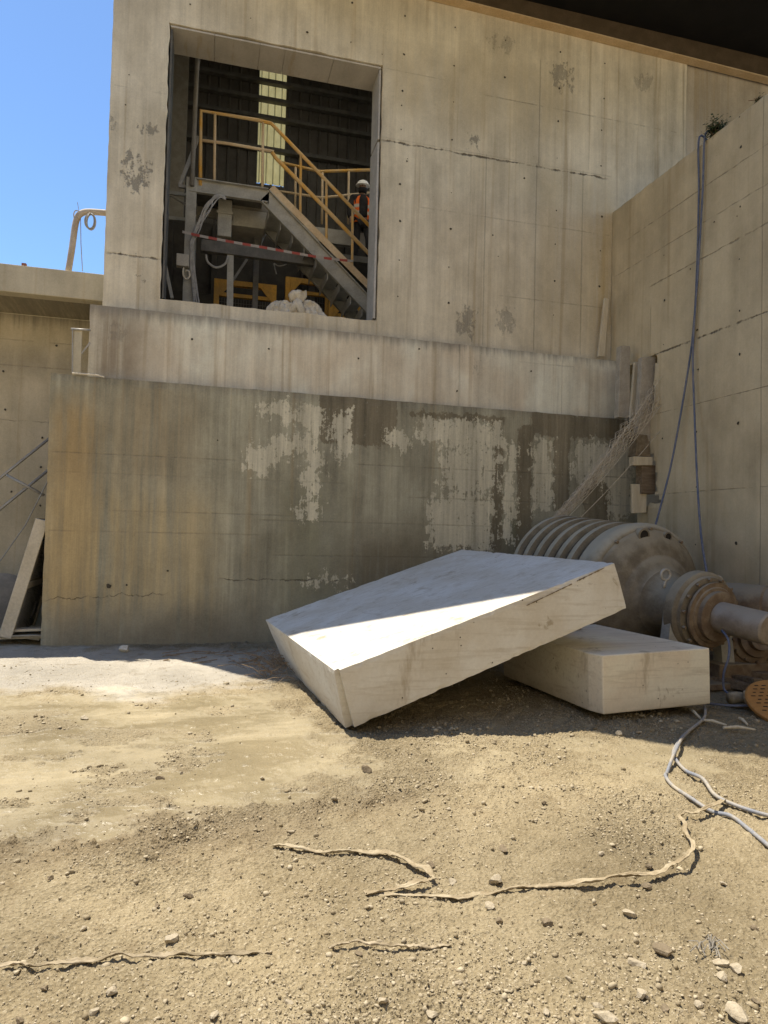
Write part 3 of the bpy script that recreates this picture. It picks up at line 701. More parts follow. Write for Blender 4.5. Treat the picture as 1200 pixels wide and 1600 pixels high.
# machinery under the landing
duct = thing('sheet_metal_duct', 'dented grey sheet metal duct hanging under the stair landing', 'duct', tuple(P(350, 370, y=12.4)))
m = MB(); q = Q(341, 312, 12.4); r_ = Q(361, 372, 12.4); m.box(q.x, r_.x, 12.35, 12.6, r_.z, q.z); m.build('duct_body', M_steel, duct, bevel=.01)
m = MB(); m.box(q.x-.02, r_.x+.02, 12.33, 12.62, q.z-.26, q.z-.22); m.build('flange', M_steel, duct)
hop = thing('steel_hopper', 'grey steel chute box under the landing between duct and stair', 'machine', tuple(P(390, 350, y=12.7)))
m = MB(); q0, q1, q2, q3 = Q(362, 314, 12.7), Q(422, 318, 12.7), Q(422, 335, 12.7), Q(362, 335, 12.7)
m.box(q0.x, q1.x, 12.65, 13.4, q2.z, q0.z); m.build('upper_box', plain('hopper_grey', (.24, .22, .18), (.30, .275, .23)), hop, bevel=.008)
m = MB(); m.hexa([(q0.x-.03, 12.55, q2.z-.35), (q1.x-.1, 12.55, q2.z-.35), (q1.x-.1, 13.4, q2.z-.35), (q0.x-.03, 13.4, q2.z-.35), (q0.x-.03, 12.6, q2.z-.02), (q1.x+.02, 12.6, q2.z-.02), (q1.x+.02, 13.4, q2.z-.02), (q0.x-.03, 13.4, q2.z-.02)]); m.build('chute', M_steel, hop, bevel=.008)
m = MB(); q0 = Q(398, 345, 13); m.box(q0.x, q0.x+.1, 12.95, 13.05, 4.8, q0.z); m.build('leg', M_steel_d, hop)
beam = thing('steel_beam_frame', 'dark grey horizontal beam on a thin post below the barrier tape', 'frame', tuple(P(360, 470, y=12.3)))
m = MB(); m.bar(Q(314, 384, 12.3), Q(492, 408, 12.3), .12, .2); m.build('beam', M_steel_d, beam, bevel=.006)
m = MB(); m.bar(Q(360, 398, 12.3), Q(359, 500, 12.3), .05, .11); m.build('post', M_steel, beam)
m = MB(); m.bar(Q(386, 405, 12.3), Q(363, 440, 12.3), .04, .04); m.build('brace', M_steel_d, beam)
m = MB(); m.tube([Q(322, 398, 12.2), Q(325, 410, 12.2), Q(338, 418, 12.2), Q(352, 412, 12.2), Q(356, 400, 12.2)], .02, 6, smooth=4); o = m.build('hanging_hose', M_cable, smooth=True)
own_origin(o, Q(338, 418, 12.2)); tag(o, 'short grey hose looped under the dark beam', 'hose')
# pipes and frames at the left of the bay
m = MB(); m.tube([Q(300, 290, 11.9), Q(304, 190, 11.9), Q(308, 100, 11.9), Q(311, 86, 11.9), Q(318, 82, 11.9), Q(330, 84, 12.6)], .04, 10, smooth=3); o = m.build('vertical_pipe', plain('dusty_grey_pipe', (.17, .155, .13), (.22, .2, .17)), smooth=True)
own_origin(o, Q(300, 290, 11.9)); tag(o, 'tall grey pipe with a bent top rising beside the landing', 'pipe')
lad = thing('support_frame', 'thin pale steel brace frame at the left edge of the bay', 'frame', tuple(P(290, 300, y=12.1)))
for (p, q, w) in (((310, 214), (281, 290), .055), ((279, 291), (312, 294), .05)):
    m = MB(); m.bar(Q(*p, 12.1), Q(*q, 12.1), w, w); m.build('brace', M_greymetal, lad)
m = MB(); m.bar(Q(263, 240, 12.6), Q(262, 335, 12.6), .05, .05); m.build('post', M_greymetal, lad)
m = MB(); m.bar(Q(258, 300, 12.6), Q(300, 306, 12.6), .04, .06); m.build('rail', M_steel, lad)
m = MB(); m.bar(Q(258, 340, 12.6), Q(300, 344, 12.6), .04, .06); m.build('rail', M_steel, lad)
m = MB(); m.bar(Q(258, 300, 12.7), Q(296, 322, 12.7), .03, .04); m.build('brace', M_steel, lad)
m = MB(); m.bar(Q(255, 398, 11.5), Q(269, 466, 11.5), .05, .05); o = m.build('steel_prop', M_steel); own_origin(o, Q(269, 466, 11.5)); tag(o, 'leaning grey steel prop at the lower left corner of the bay', 'prop')
# junction box with its cable loop
jb = thing('junction_box', 'small cream electrical box with a looped cable on the landing column', 'electrical box', tuple(P(285, 418, y=11.85)))
m = MB(); q = Q(276, 397, 11.85); r_ = Q(295, 418, 11.85); m.box(q.x, r_.x, 11.8, 11.93, r_.z, q.z); m.build('box', plain('cream_box', (.46, .42, .35), (.52, .48, .40)), jb, bevel=.008)
m = MB(); m.tube([Q(287, 418, 11.85), Q(286, 428, 11.85), Q(290, 436, 11.85), Q(296, 432, 11.85), Q(295, 424, 11.85), Q(290, 423, 11.85)], .016, 6, smooth=4); m.build('cable', M_white, jb, smooth=True)
# cable bundle
m = MB(); rr_ = random.Random(4)
for k in range(9):
    j = lambda s=3: rr_.uniform(-s, s)
    m.tube([Q(352+j(2), 309+j(3), 11.8), Q(338+j(), 308+j(4), 11.75), Q(325+j(4), 325+j(5), 11.75), Q(309+j(4), 355+j(5), 11.8), Q(300+j(3), 385+j(), 11.8), Q(301+j(4), 420, 11.85), Q(306+j(5), 470, 11.85), Q(308+j(5), 490, 11.85)], .011, 5, smooth=4)
o = m.build('cable_bundle', M_cable, smooth=True); own_origin(o, Q(306, 490, 11.85)); tag(o, 'bundle of pale grey cables drooping from the duct down the column', 'cables')
# barrier tape
g = G('red_white_tape'); X = g.xyz(g.obj())
s_ = g.m('FRACT', X[0]*3.6); g.done(g.mix(g.sm(s_, .48, .52), (.36, .32, .28), (.34, .07, .05)), .6)
m = MB(); pts = spline([Q(285, 362, 11.75), Q(330, 372, 11.75), Q(420, 388, 11.75), Q(500, 402, 11.75), Q(552, 408, 11.75)], 8)
for p, q in zip(pts[:-1], pts[1:]): m.quad(p+Vector((0, 0, -.022)), q+Vector((0, .004, -.022)), q+Vector((0, .004, .022)), p+Vector((0, 0, .022)))
o = m.build('barrier_tape', g.mat); own_origin(o, pts[0]); tag(o, 'red and white barrier tape strung across the bay under the stair', 'tape')
sm_ = o.modifiers.new('thickness', 'SOLIDIFY'); sm_.thickness = .002
# yellow machine guards
def guard(x1, y1, x2, y2, Y, label):
    p = Q(x1, y1, Y); q = Q(x2, y1+ (x2-x1)*.1, Y); zt = (p.z+q.z)/2; t = thing('machine_guard', label, 'machine guard', (float((p.x+q.x)/2), Y, 4.8))
    m = MB()
    for xx in (p.x, q.x): m.box(xx-.05, xx+.05, Y-.05, Y+.05, 4.8, zt)
    m.box(p.x+.051, q.x-.051, Y-.05, Y+.05, zt-.1, zt); m.box(p.x+.051, q.x-.051, Y-.04, Y+.04, zt-.32, zt-.25); m.box(p.x+.051, q.x-.051, Y-.04, Y+.04, 4.9, 4.98)
    for sx, xx in ((1, p.x+.051), (-1, q.x-.051)): m.hexa([(xx, Y-.055, zt-.32), (xx+sx*.02, Y-.055, zt-.32), (xx+sx*.02, Y-.04, zt-.32), (xx, Y-.04, zt-.32), (xx, Y-.055, zt-.02), (xx+sx*.28, Y-.055, zt-.02), (xx+sx*.28, Y-.04, zt-.02), (xx, Y-.04, zt-.02)])
    m.build('frame', M_yellow_d, t, bevel=.004)
    m = MB(); n = int((q.x-p.x)/.05)
    for k in range(1, n): m.bar((p.x+(q.x-p.x)*k/n, Y, 4.99), (p.x+(q.x-p.x)*k/n, Y, zt-.33), .008, .008)
    for k in range(1, 12): m.bar((p.x+.05, Y+.01, 4.98+(zt-.33-4.98)*k/12), (q.x-.05, Y+.01, 4.98+(zt-.33-4.98)*k/12), .008, .008, (0, 0, 1))
    m.build('mesh_infill', M_steel_d, t)
guard(339, 437, 428, 0, 13.6, 'dirty yellow machine guard frame with mesh left of the white sheet')
guard(450, 434, 512, 0, 13.9, 'dirty yellow machine guard frame with mesh behind the white sheet')
guard(517, 470, 572, 0, 13.5, 'low yellow machine guard frame under the foot of the stair')
dm_ = thing('gloom_backdrop', 'added dark stand-in housing in the gloom behind the stair and the yellow guards', 'machine', (1.6, 15.3, 4.8))  # dark ribbed box added in place of the deep shade behind the stair
M_gloom = plain('gloom_dark', (.030, .026, .021), (.055, .048, .038), 3, .7)
m = MB(); m.box(-1.2, 4.3, 15.0, 16.3, 4.8, 8.1); m.build('backdrop', M_gloom, dm_, bevel=.03)
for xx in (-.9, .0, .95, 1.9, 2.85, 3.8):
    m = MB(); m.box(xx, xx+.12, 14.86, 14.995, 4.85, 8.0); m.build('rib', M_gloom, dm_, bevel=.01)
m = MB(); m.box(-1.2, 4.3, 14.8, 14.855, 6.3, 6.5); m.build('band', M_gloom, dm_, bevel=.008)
m = MB(); m.lathe([(0, .3), (.1, .3), (.12, .22), (.6, .22)], (2.4, 14.85, 5.7), (0, -1, 0), 28); m.build('backdrop_stub', M_gloom, dm_, smooth='angle')
# sheet-draped machine
def drape():
    c0 = Q(462, 494, 11.35); n = 120; rows = 44; m = MB(); W, D, H = .50, .30, .50
    for j in range(rows+1):
        t = j/rows
        for k in range(n):
            a = 2*math.pi*k/n; ca, sa = math.cos(a), math.sin(a)
            ex = math.copysign(abs(ca)**.6, ca); ey = math.copysign(abs(sa)**.6, sa)
            sh = (1-max(0, t-.45)**2.2*3.3) if t < .98 else 0.0
            fold = .035*math.sin(a*11+t*5)*(1-t)+.03*math.sin(a*23+1+3*t)*(1-.5*t)
            x = ex*(W+fold)*max(sh, 0.0); y = ey*(D+fold)*max(sh, 0.0)
            z = H*min(1, t*1.25)
            z += .09*math.exp(-((x-.24)/.17)**2)*min(1, t*2) + .05*math.exp(-((x+.22)/.15)**2)*min(1, t*2) - .06*math.exp(-((x+.0)/.09)**2)*t
            w = (float(fbm(np.array(x*7+3), np.array(z*7+y*6), 4, 4, .55))-.5)
            rg = abs(float(fbm(np.array(x*5+z*4), np.array(z*5-x*5+y*5), 3, 8, .5))-.5)
            x += w*.12*ca; y += (w*.10-rg*.28)*sa; z += w*.07*t-rg*.12*t
            m.v.append((c0.x+x, c0.y+y, 4.815+z))
    for j in range(rows):
        for k in range(n): m.face((j*n+k, j*n+(k+1) % n, (j+1)*n+(k+1) % n, (j+1)*n+k))
    m.face([rows*n+k for k in range(n)])
    t = thing('draped_machine', 'small machine wrapped in a crumpled dusty white sheet on the bay sill', 'covered machine', (c0.x, c0.y, 4.8))
    m.build('white_sheet', M_white, t, smooth=True)
    m = MB(); kx = c0.x-.01; ky = c0.y-.22; kz = 4.8+.56
    for (dx, dz, l, w0) in ((-.13, .05, .15, .07), (.14, .07, .16, .08), (.02, .13, .12, .07), (-.07, -.22, .22, .05), (.08, -.26, .24, .055)):
        nseg = 8; ring = 10; b = len(m.v)
        for q in range(nseg+1):
            f = q/nseg; ww = w0*(.35+1.1*math.sin(math.pi*min(1, f*.8+.1)))
            for e in range(ring):
                a = 2*math.pi*e/ring; wv = 1+.3*math.sin(a*3+q+dx*30)
                m.v.append((kx+dx*f+ww*wv*math.cos(a)*(.9 if abs(dz) > abs(dx) else .35), ky-.03*math.sin(f*3)+ww*.45*math.sin(a), kz+dz*f+ww*wv*math.cos(a+1.2)*(.35 if abs(dz) > abs(dx) else .8)))
        for q in range(nseg):
            for e in range(ring): m.face((b+q*ring+e, b+q*ring+(e+1) % ring, b+(q+1)*ring+(e+1) % ring, b+(q+1)*ring+e))
        m.face([b+e for e in range(ring)]); m.face([b+nseg*ring+e for e in range(ring)])
    m.build('sheet_knot', M_white, t, smooth=True)
    m = MB(); m.box(c0.x-.42, c0.x+.4, c0.y-.2, c0.y+.2, 4.8, 4.95); m.build('machine_base', M_steel_d, t)
drape()
m = MB(); m.tube([Q(455, 390, 13), Q(450, 410, 13), Q(436, 416, 13), Q(428, 412, 13), Q(432, 428, 13)], .012, 5, smooth=4); o = m.build('loose_wire', M_cable, smooth=True); own_origin(o, Q(432, 428, 13)); tag(o, 'thin loose grey wire hanging under the stair', 'wire')

# ------------------------------------------------------------------ the worker
def skin(name, joints, edges, mat, parent, sub=2):
    o0 = parent_world(parent); me = bpy.data.meshes.new(name)
    me.from_pydata([tuple(Vector(j[:3])-o0) for j in joints], edges, []); me.materials.append(mat)
    o = bpy.data.objects.new(name, me); col.objects.link(o); o.parent = parent
    md = o.modifiers.new('skin', 'SKIN'); md.use_smooth_shade = True
    for i, j in enumerate(joints):
        r = j[3]; me.skin_vertices[0].data[i].radius = r if isinstance(r, tuple) else (r, r)
    me.skin_vertices[0].data[0].use_root = True
    sb = o.modifiers.new('sub', 'SUBSURF'); sb.levels = sub; sb.render_levels = sub
    return o
def worker():
    ft = P(562, 414, y=13.8); X0, Y0, Z0 = float(ft[0])+.02, 13.8, fz
    t = thing('person', 'worker in black clothes, orange vest and white hard hat on the walkway behind the stair', 'person', (X0, Y0, Z0))
    k = (float(P(573, 285, y=13.8)[2])-Z0)/1.80
    def J(x, y, z, r): return (X0+x*k, Y0+y*k, Z0+z*k, tuple(q*k for q in r) if isinstance(r, tuple) else r*k)
    M_skin = plain('skin', (.36, .22, .15), (.42, .27, .19), 8, .6); M_black = plain('black_workwear', (.018, .017, .018), (.035, .033, .033), 9, .9, 0, .4)
    def bodyj(e=0.0):
        return [J(0, 0, .96, (.15+e, .105+e)), J(0, 0, 1.14, (.135+e, .095+e)), J(0, 0, 1.34, (.165+e, .11+e)), J(0, 0, 1.44, (.10+e, .08+e)),
                J(-.2, .0, 1.42, .062+e), J(-.27, -.02, 1.16, .05+e), J(-.25, -.12, .93, .04+e), J(.2, 0, 1.42, .062+e), J(.27, -.03, 1.17, .05+e), J(.22, -.20, 1.0, .04+e)]
    body = bodyj()+[J(0, -.01, 1.53, .055), J(0, -.03, 1.62, (.078, .092)), J(0, -.02, 1.71, (.08, .095)), J(0, -.02, 1.77, .05),
        J(-.1, 0, .90, .085), J(-.12, -.05, .50, .06), J(-.13, .02, .09, .042), J(-.13, -.13, .035, .035), J(.1, 0, .90, .085), J(.13, -.14, .53, .06), J(.14, -.10, .10, .042), J(.14, -.25, .035, .035)]
    E_ = [(0, 1), (1, 2), (2, 3), (2, 4), (4, 5), (5, 6), (2, 7), (7, 8), (8, 9), (3, 10), (10, 11), (11, 12), (12, 13), (0, 14), (14, 15), (15, 16), (16, 17), (0, 18), (18, 19), (19, 20), (20, 21)]
    # fingers
    for s_, w in ((-1, 6), (1, 9)):
        wp = body[w]; h = len(body); q = Vector(wp[:3])+Vector((0, -.05, -.05))*k; body.append((q.x, q.y, q.z, (.036*k, .02*k))); E_.append((w, h))
        for f in range(4):
            tip = q+Vector(((f-1.5)*.018, -.03, -.085+.008*abs(f-1.3)))*k; body.append((tip.x, tip.y, tip.z, .009*k)); E_.append((h, len(body)-1))
        tip = q+Vector((-s_*.045, -.04, -.03))*k; body.append((tip.x, tip.y, tip.z, .01*k)); E_.append((h, len(body)-1))
    skin('body', body, E_, M_skin, t)
    jk = bodyj(.032)+[J(0, -.005, 1.50, .075)]
    skin('jacket', jk, [(0, 1), (1, 2), (2, 3), (2, 4), (4, 5), (5, 6), (2, 7), (7, 8), (8, 9), (3, 10)], M_black, t)
    skin('trousers', [J(0, 0, .95, (.165, .12)), J(-.1, 0, .88, .105), J(-.12, -.05, .50, .08), J(-.13, .02, .12, .065), J(.1, 0, .88, .105), J(.13, -.14, .53, .08), J(.14, -.10, .13, .065)], [(0, 1), (1, 2), (2, 3), (0, 4), (4, 5), (5, 6)], M_black, t)
    M_boot = plain('dark_boot', (.05, .04, .03), (.09, .075, .06))
    for sx, y in ((-.13, .02), (.14, -.10)): skin('boot', [J(sx, y, .12, .055), J(sx, y, .05, .05), J(sx, y-.16, .04, (.045, .035))], [(0, 1), (1, 2)], M_boot, t)
    # vest: a shell round the chest, open at the front, with reflective bands
    g = G('orange_safety_vest'); z = g.xyz(g.obj())[2]
    bnd = g.m('MAXIMUM', g.line(z-1.08*k, .05), g.line(z-1.22*k, .05)); g.done(g.mix(bnd, (.85, .16, .02), (.55, .52, .45)), .7)
    m = MB(); rows = [(.88, .215, .16), (1.05, .205, .15), (1.2, .215, .155), (1.34, .225, .16), (1.42, .19, .14), (1.47, .12, .11)]; n = 30
    for (zz, rx, ry) in rows:
        op = .46 if zz < 1.3 else .45
        for i in range(n):
            a = -math.pi/2+op+(2*math.pi-2*op)*i/(n-1); m.v.append((X0+math.cos(a)*rx*k, Y0+math.sin(a)*ry*k, Z0+zz*k))
    for j in range(len(rows)-1):
        for i in range(n-1): m.face((j*n+i, j*n+i+1, (j+1)*n+i+1, (j+1)*n+i))
    o = m.build('safety_vest', g.mat, t, smooth=True); so = o.modifiers.new('thickness', 'SOLIDIFY'); so.thickness = .012
    m = MB(); h0 = Vector((X0, Y0-.02*k, Z0+1.70*k)); pr = [(0, .155), (.012, .155), (.014, .125), (.05, .12), (.085, .095), (.11, .05), (.115, 0)]
    m.lathe([(a*k, b*k) for a, b in pr], h0, (0, -.12, 1), 24); m.build('hard_hat', plain('white_hat', (.90, .89, .85), (.92, .91, .88)), t, smooth=True)
    m = MB(); m.lathe([(0, .02*k), (.01*k, .082*k), (.07*k, .092*k), (.11*k, .088*k)], (X0, Y0-.03*k, Z0+1.53*k), (0, -.1, 1), 16); m.build('face_scarf', M_black, t, smooth=True)
    for sx in (-.032, .032):
        m = MB(); m.lathe([(-.008*k, 0), (-.004*k, .009*k), (.004*k, .009*k), (.008*k, 0)], (X0+sx*k, Y0-.118*k, Z0+1.665*k), (0, -1, 0), 8); m.build('eye', M_blackhole, t, smooth=True)
worker()

# ------------------------------------------------------------------ foundation block
mb = MB(); wall_mesh(mb, (0, YB, 0), (1, 0, 0), (0, 0, 1), (0, 1, 0), lin(-2.02, 7.6, .1), lin(-.15, 3.61, .1), .197, None, .02, .008, shear=-.006, edge_seed=9)
mb.cur = 1
for a, b, r in [(170, 916, .035), (198, 914, .014), (340, 688, .012), (262, 892, .014)]: disc(mb, P(a, b, y=YB-.012), (0, -1, 0), r)
mb.box(-2.0, 7.6, YB+.199, 11.6, 0, 3.45)
blk = mb.build('foundation_block', [M_block, M_hole]); own_origin(blk, (2.5, YB, 0))
tag(blk, 'long water-stained brown concrete foundation block with pale flaking plaster patches', 'concrete wall')
# small frame on its left end
fr = thing('pipe_frame', 'small pale pipe frame with an upright board standing on the left end of the block', 'frame', tuple(P(125, 582, y=10.09)))
m = MB(); m.tube([Q(111, 514, 10.08), Q(142, 516, 10.08)], .016, 8); m.build('top_pipe', M_greymetal, fr, smooth=True)
m = MB(); q = Q(116, 516, 10.1); r_ = Q(126, 584, 10.1); m.box(q.x, r_.x, 10.09, 10.13, r_.z-.02, q.z); m.build('board', M_deck, fr, bevel=.004)
m = MB(); m.bar(Q(141, 535, 10.1), Q(127, 553, 10.1), .018, .018); m.build('brace', M_greymetal, fr)
m = MB(); m.tube([Q(113, 583, 10.06), Q(113.5, 514, 10.06)], .008, 6); m.build('rod', M_greymetal, fr)
m = MB(); m.tube([Q(113, 583, 9.99), Q(128, 584, 9.985), Q(150, 586, 9.98), Q(163, 589, 9.975)], .012, 6, smooth=3); o = m.build('plaster_seam', M_white); own_origin(o, Q(113, 583, 9.99)); tag(o, 'thin white spilt plaster seam along the top edge of the block', 'plaster')

# ------------------------------------------------------------------ left deck and wall behind
deck = thing('concrete_deck', 'raised concrete deck slab left of the tall wall under the sky', 'deck', (-4.5, 10.8, 4.9))
mb = MB(); mb.box(-14, -1.475, 10.8, 11.02, 4.9, 5.30); mb.build('fascia', M_deck, deck, bevel=.012)
mb = MB(); mb.box(-14, -1.475, 11.022, 13.5, 5.04, 5.26); mb.build('slab', M_deck, deck)
mb = MB(); mb.hexa([(-14, 11.03, 4.925), (-1.48, 11.03, 4.925), (-1.48, 11.75, 4.86), (-14, 11.75, 4.86), (-14, 11.03, 5.03), (-1.48, 11.03, 5.03), (-1.48, 11.75, 5.03), (-14, 11.75, 5.03)]); mb.build('underside', M_backwall, deck)
for q0 in (39,):
    m = MB(); p = P(38, 410, y=10.9); m.box(p[0]-.03, p[0]+.03, 10.87, 10.93, 5.30, 5.36); o = m.build('brick_chip', plain('red_brick', (.22, .09, .06), (.28, .12, .08))); own_origin(o, (p[0], 10.9, 5.30)); tag(o, 'tiny reddish brick lump on the edge of the left deck', 'brick')
bw = MB(); wall_mesh(bw, (0, 11.75, 0), (1, 0, 0), (0, 0, 1), (0, 1, 0), lin(-14, -1.3, .25), lin(-.2, 4.85, .15), .3, None, .0, .006); bw.cur = 1
for a, b in [(66, 684), (64, 730), (63, 790), (18, 768), (5, 580), (8, 350+290), (88, 540)]: disc(bw, P(a, b, y=11.738), (0, -1, 0), .018)
o = bw.build('back_wall', [M_backwall, M_hole]); own_origin(o, (-6, 11.75, 0)); tag(o, 'beige concrete wall under the left deck behind the leaning rails', 'wall')
# bent pipe with cable coil
m = MB(); yy = 11.0
m.tube([Q(107, 423, yy), Q(113, 385, yy), Q(117, 355, yy), Q(121, 340, yy), Q(128, 333, yy), Q(140, 331, yy), Q(168, 333, yy)], .045, 10, smooth=4)
bp = thing('bent_pipe', 'rusty cream bent pipe rising from the left deck and turning into the wall', 'pipe', tuple(Q(107, 425, yy)))
m.build('pipe', plain('rusty_cream_pipe', (.34, .27, .20), (.46, .40, .33), 6, .7), bp, smooth=True)
m = MB(); m.tube([Q(117, 345, yy-.02), Q(115, 335, yy-.02), Q(118, 329, yy-.02), Q(124, 330, yy-.02)], .008, 5, smooth=3); m.tube([Q(126, 341, yy), Q(126.5, 380, yy), Q(129, 424, yy)], .006, 5); m.tube([Q(121, 316, yy), Q(123, 328, yy)], .004, 4); m.build('tie_wire', M_cable, bp)
m = MB(); rr_ = random.Random(9)
for k in range(5):
    cx, cy = 142+rr_.uniform(-1.5, 1.5), 346+rr_.uniform(-1.5, 1.5); rx, ry = 7.5+rr_.uniform(-1.5, 1.5), 12+rr_.uniform(-1.5, 1)
    m.tube([Q(cx+rx*math.cos(w), cy+ry*math.sin(w), yy-.03-.012*k) for w in np.linspace(-1.4, rr_.uniform(4.2, 4.8), 22)], .011, 6)
o = m.build('cable_coil', M_cable, smooth=True); own_origin(o, Q(142, 334, yy-.03)); tag(o, 'coil of grey cable hanging from the bent pipe', 'cable coil')
# leaning handrail frame, at the left behind the block
hr = thing('leaning_handrail', 'pale grey handrail of two sloping pipes and a cross bar left of the block', 'railing', tuple(P(20, 800, y=11.3)))
for (p, q, nm) in (((-80, 812), (82, 681), 'rail'), ((-80, 861), (80, 731), 'rail'), ((10, 742), (69, 774), 'cross_bar')):
    m = MB(); dy = .02 if nm == 'cross_bar' else 0; m.tube([Q(*p, 11.3-dy), Q(*q, 11.3-dy)], .021, 8); m.build(nm, M_greymetal, hr, smooth=True)
m = MB(); m.tube([Q(78, 745, 11.1), Q(40, 820, 11.1), Q(-20, 905, 11.1)], .009, 6); o = m.build('thin_rod', M_greymetal); own_origin(o, Q(-20, 905, 11.1)); tag(o, 'thin grey rod slanting down below the leaning handrail', 'rod')
# finned panel leaning on the block
pn = thing('radiator_panel', 'cream framed finned panel leaning beside the left end of the block', 'radiator panel', tuple(P(10, 990, y=10.15)))
p0 = Q(8, 996, 10.1); p1 = Q(66, 812, 10.1); d = (p1-p0).normalized(); nrm = Vector((d.z, 0, -d.x))      # faces right-down
m = MB(); m.bar(p0, p1, .05, .16, (0, 1, 0)); o = m.build('frame_edge', M_panel, pn, bevel=.008)
m = MB(); m.bar(p0+Vector((0, 1.3, 0)), p1+Vector((0, 1.3, 0)), .05, .16, (0, 1, 0)); m.build('frame_edge', M_panel, pn, bevel=.008)
m = MB(); nf = 62; L = (p1-p0).length
for k in range(nf):
    if 26 < k < 30: continue
    c = p0+d*(L*(k+.5)/nf); m.bar(c+Vector((0, .03, 0)), c+Vector((0, 1.27, 0)), .12, .007, nrm)
m.build('fins', plain('pale_fin', (.55, .52, .46), (.62, .59, .53)), pn)
m = MB(); c = p0+d*(L*.45); m.bar(c+Vector((0, .026, 0)), c+Vector((0, 1.27, 0)), .15, .09, nrm); m.build('cross_member', M_panel, pn)
m = MB(); m.bar(p0+Vector((0, .03, 0))-nrm*.065, p1+Vector((0, .03, 0))-nrm*.065, .02, .02); m.build('backing_lip', M_panel, pn)
m = MB(); m.hexa([tuple(p0-nrm*.07+Vector((0, .03, 0))), tuple(p0-nrm*.075+Vector((0, .03, 0))), tuple(p0-nrm*.075+Vector((0, 1.27, 0))), tuple(p0-nrm*.07+Vector((0, 1.27, 0))), tuple(p1-nrm*.07+Vector((0, .03, 0))), tuple(p1-nrm*.075+Vector((0, .03, 0))), tuple(p1-nrm*.075+Vector((0, 1.27, 0))), tuple(p1-nrm*.07+Vector((0, 1.27, 0)))]); m.build('backing_sheet', M_steel_d, pn)
# drum behind it, plates below it
m = MB(); q = Q(8, 950, 11.0); m.lathe([(-.5, .0), (-.5, .36), (-.46, .40), (-.3, .42), (0, .42), (.02, .44), (.06, .44), (.08, .40), (.10, .2), (.10, 0)], (q.x-.05, 11.0, .45), (.25, -1, 0), 40)
o = m.build('grey_drum', plain('grey_dusty_drum', (.20, .19, .175), (.28, .265, .24), 4, .7), smooth='angle'); own_origin(o, (q.x, 11.0, .03)); tag(o, 'grey dusty round drum lying behind the finned panel', 'drum')
for (x1, y1, x2, y2, w, lab) in ((-10, 985, 74, 982, .22, 'flat cream board lying on the debris under the finned panel, upper one'), (-5, 996, 74, 994, .16, 'thin cream strip lying below the upper board at the panel foot'), (30, 994, 62, 1003, .05, 'short grey tube end sticking out of the debris by the block corner')):
    p = Q(x1, y1, 10.25); q = Q(x2, y2, 10.25); p.z = max(p.z, .05); q.z = max(q.z, .05); m = MB(); m.bar(p, q, w, .035, (0, 1, 0)); o = m.build('scrap_board', M_panel if 'cream' in lab else M_greymetal, bevel=.006); own_origin(o, p); tag(o, lab, 'scrap')
m = MB(); c = Q(35, 1003, 10.1); 
pts = [(c.x+.46*math.cos(a), 10.35+.28*math.sin(a), .075+.05*(1-math.cos(a*2))*.4) for a in np.linspace(0, 2*math.pi, 28)[:-1]]
b0 = m.verts(pts); b1 = m.verts([(x, y, z+.02) for x, y, z in pts]); n = len(pts); m.face([b0+i for i in range(n)][::-1]); m.face([b1+i for i in range(n)])
for i in range(n): m.face((b0+i, b0+(i+1) % n, b1+(i+1) % n, b1+i))
o = m.build('curved_plate', plain('dull_grey_plate', (.30, .275, .22), (.36, .33, .27)), bevel=.004); own_origin(o, (c.x, 10.35, .05)); tag(o, 'rounded dull metal plate lying flat at the foot of the finned panel', 'plate')

# ------------------------------------------------------------------ right wall with its broken-out end
XR = 6.65
notch = [(float(P(a, b, x=XR)[1]), float(P(a, b, x=XR)[2])) for a, b in [(1024, 557), (1021, 620), (1014, 660), (1012, 700), (1022, 718), (1026, 745), (1023, 772), (1036, 783), (1012, 790), (1008, 850)]]
ny = [p[0] for p in notch][::-1]; nz_ = [p[1] for p in notch][::-1]
def rmask(u, v):
    if v > 4.43: return True
    return u < float(np.interp(v, nz_, ny))+.06*(float(fbm(np.array(u*8), np.array(v*8), 3, 2))-.5)
mb = MB(); wall_mesh(mb, (XR, 0, 0), (0, 1, 0), (0, 0, 1), (1, 0, 0), lin(-6, 6, .5)+lin(6.05, 10.39, .05), lin(-.15, 7.2, .06, (4.43,)), .4, rmask, .02, .005, edge_seed=4)
mb.cur = 1
for zx, zy in [(768, 717), (763, 1023), (766, 1325), (750, 773), (617, 806), (325, 1000), (328, 1262), (524, 1152), (518, 1434), (478, 1080), (322, 1520), (533, 553), (772, 370), (765, 1580), (765, 195)]:
    disc(mb, P(950+zx/3.72, 130+zy/3.72, x=XR-.008), (-1, 0, 0), rnd.choice((.010, .013, .02)))
for zx, zy in [(1043, 160), (1043, 400), (1035, 780), (800, 1450), (1024, 1444), (815, 484), (805, 1132), (618, 865), (805, 828)]:
    disc(mb, P(860+zx/3.53, 440+zy/3.53, x=XR-.008), (-1, 0, 0), rnd.choice((.012, .016, .024)))
rw = mb.build('retaining_wall', [M_right, M_hole]); own_origin(rw, (XR, 7, 0)); tag(rw, 'grey brown concrete retaining wall along the right with a ragged broken lower end', 'wall')
mb = MB(); mb.box(XR+.41, 14, -6, 10.39, 6.2, 7.12); mb.box(XR+.41, 7.6, 9.0, 9.98, -.1, 6.19)
o = mb.build('bank', M_return); own_origin(o, (9, 3, 6.2)); tag(o, kind='structure')
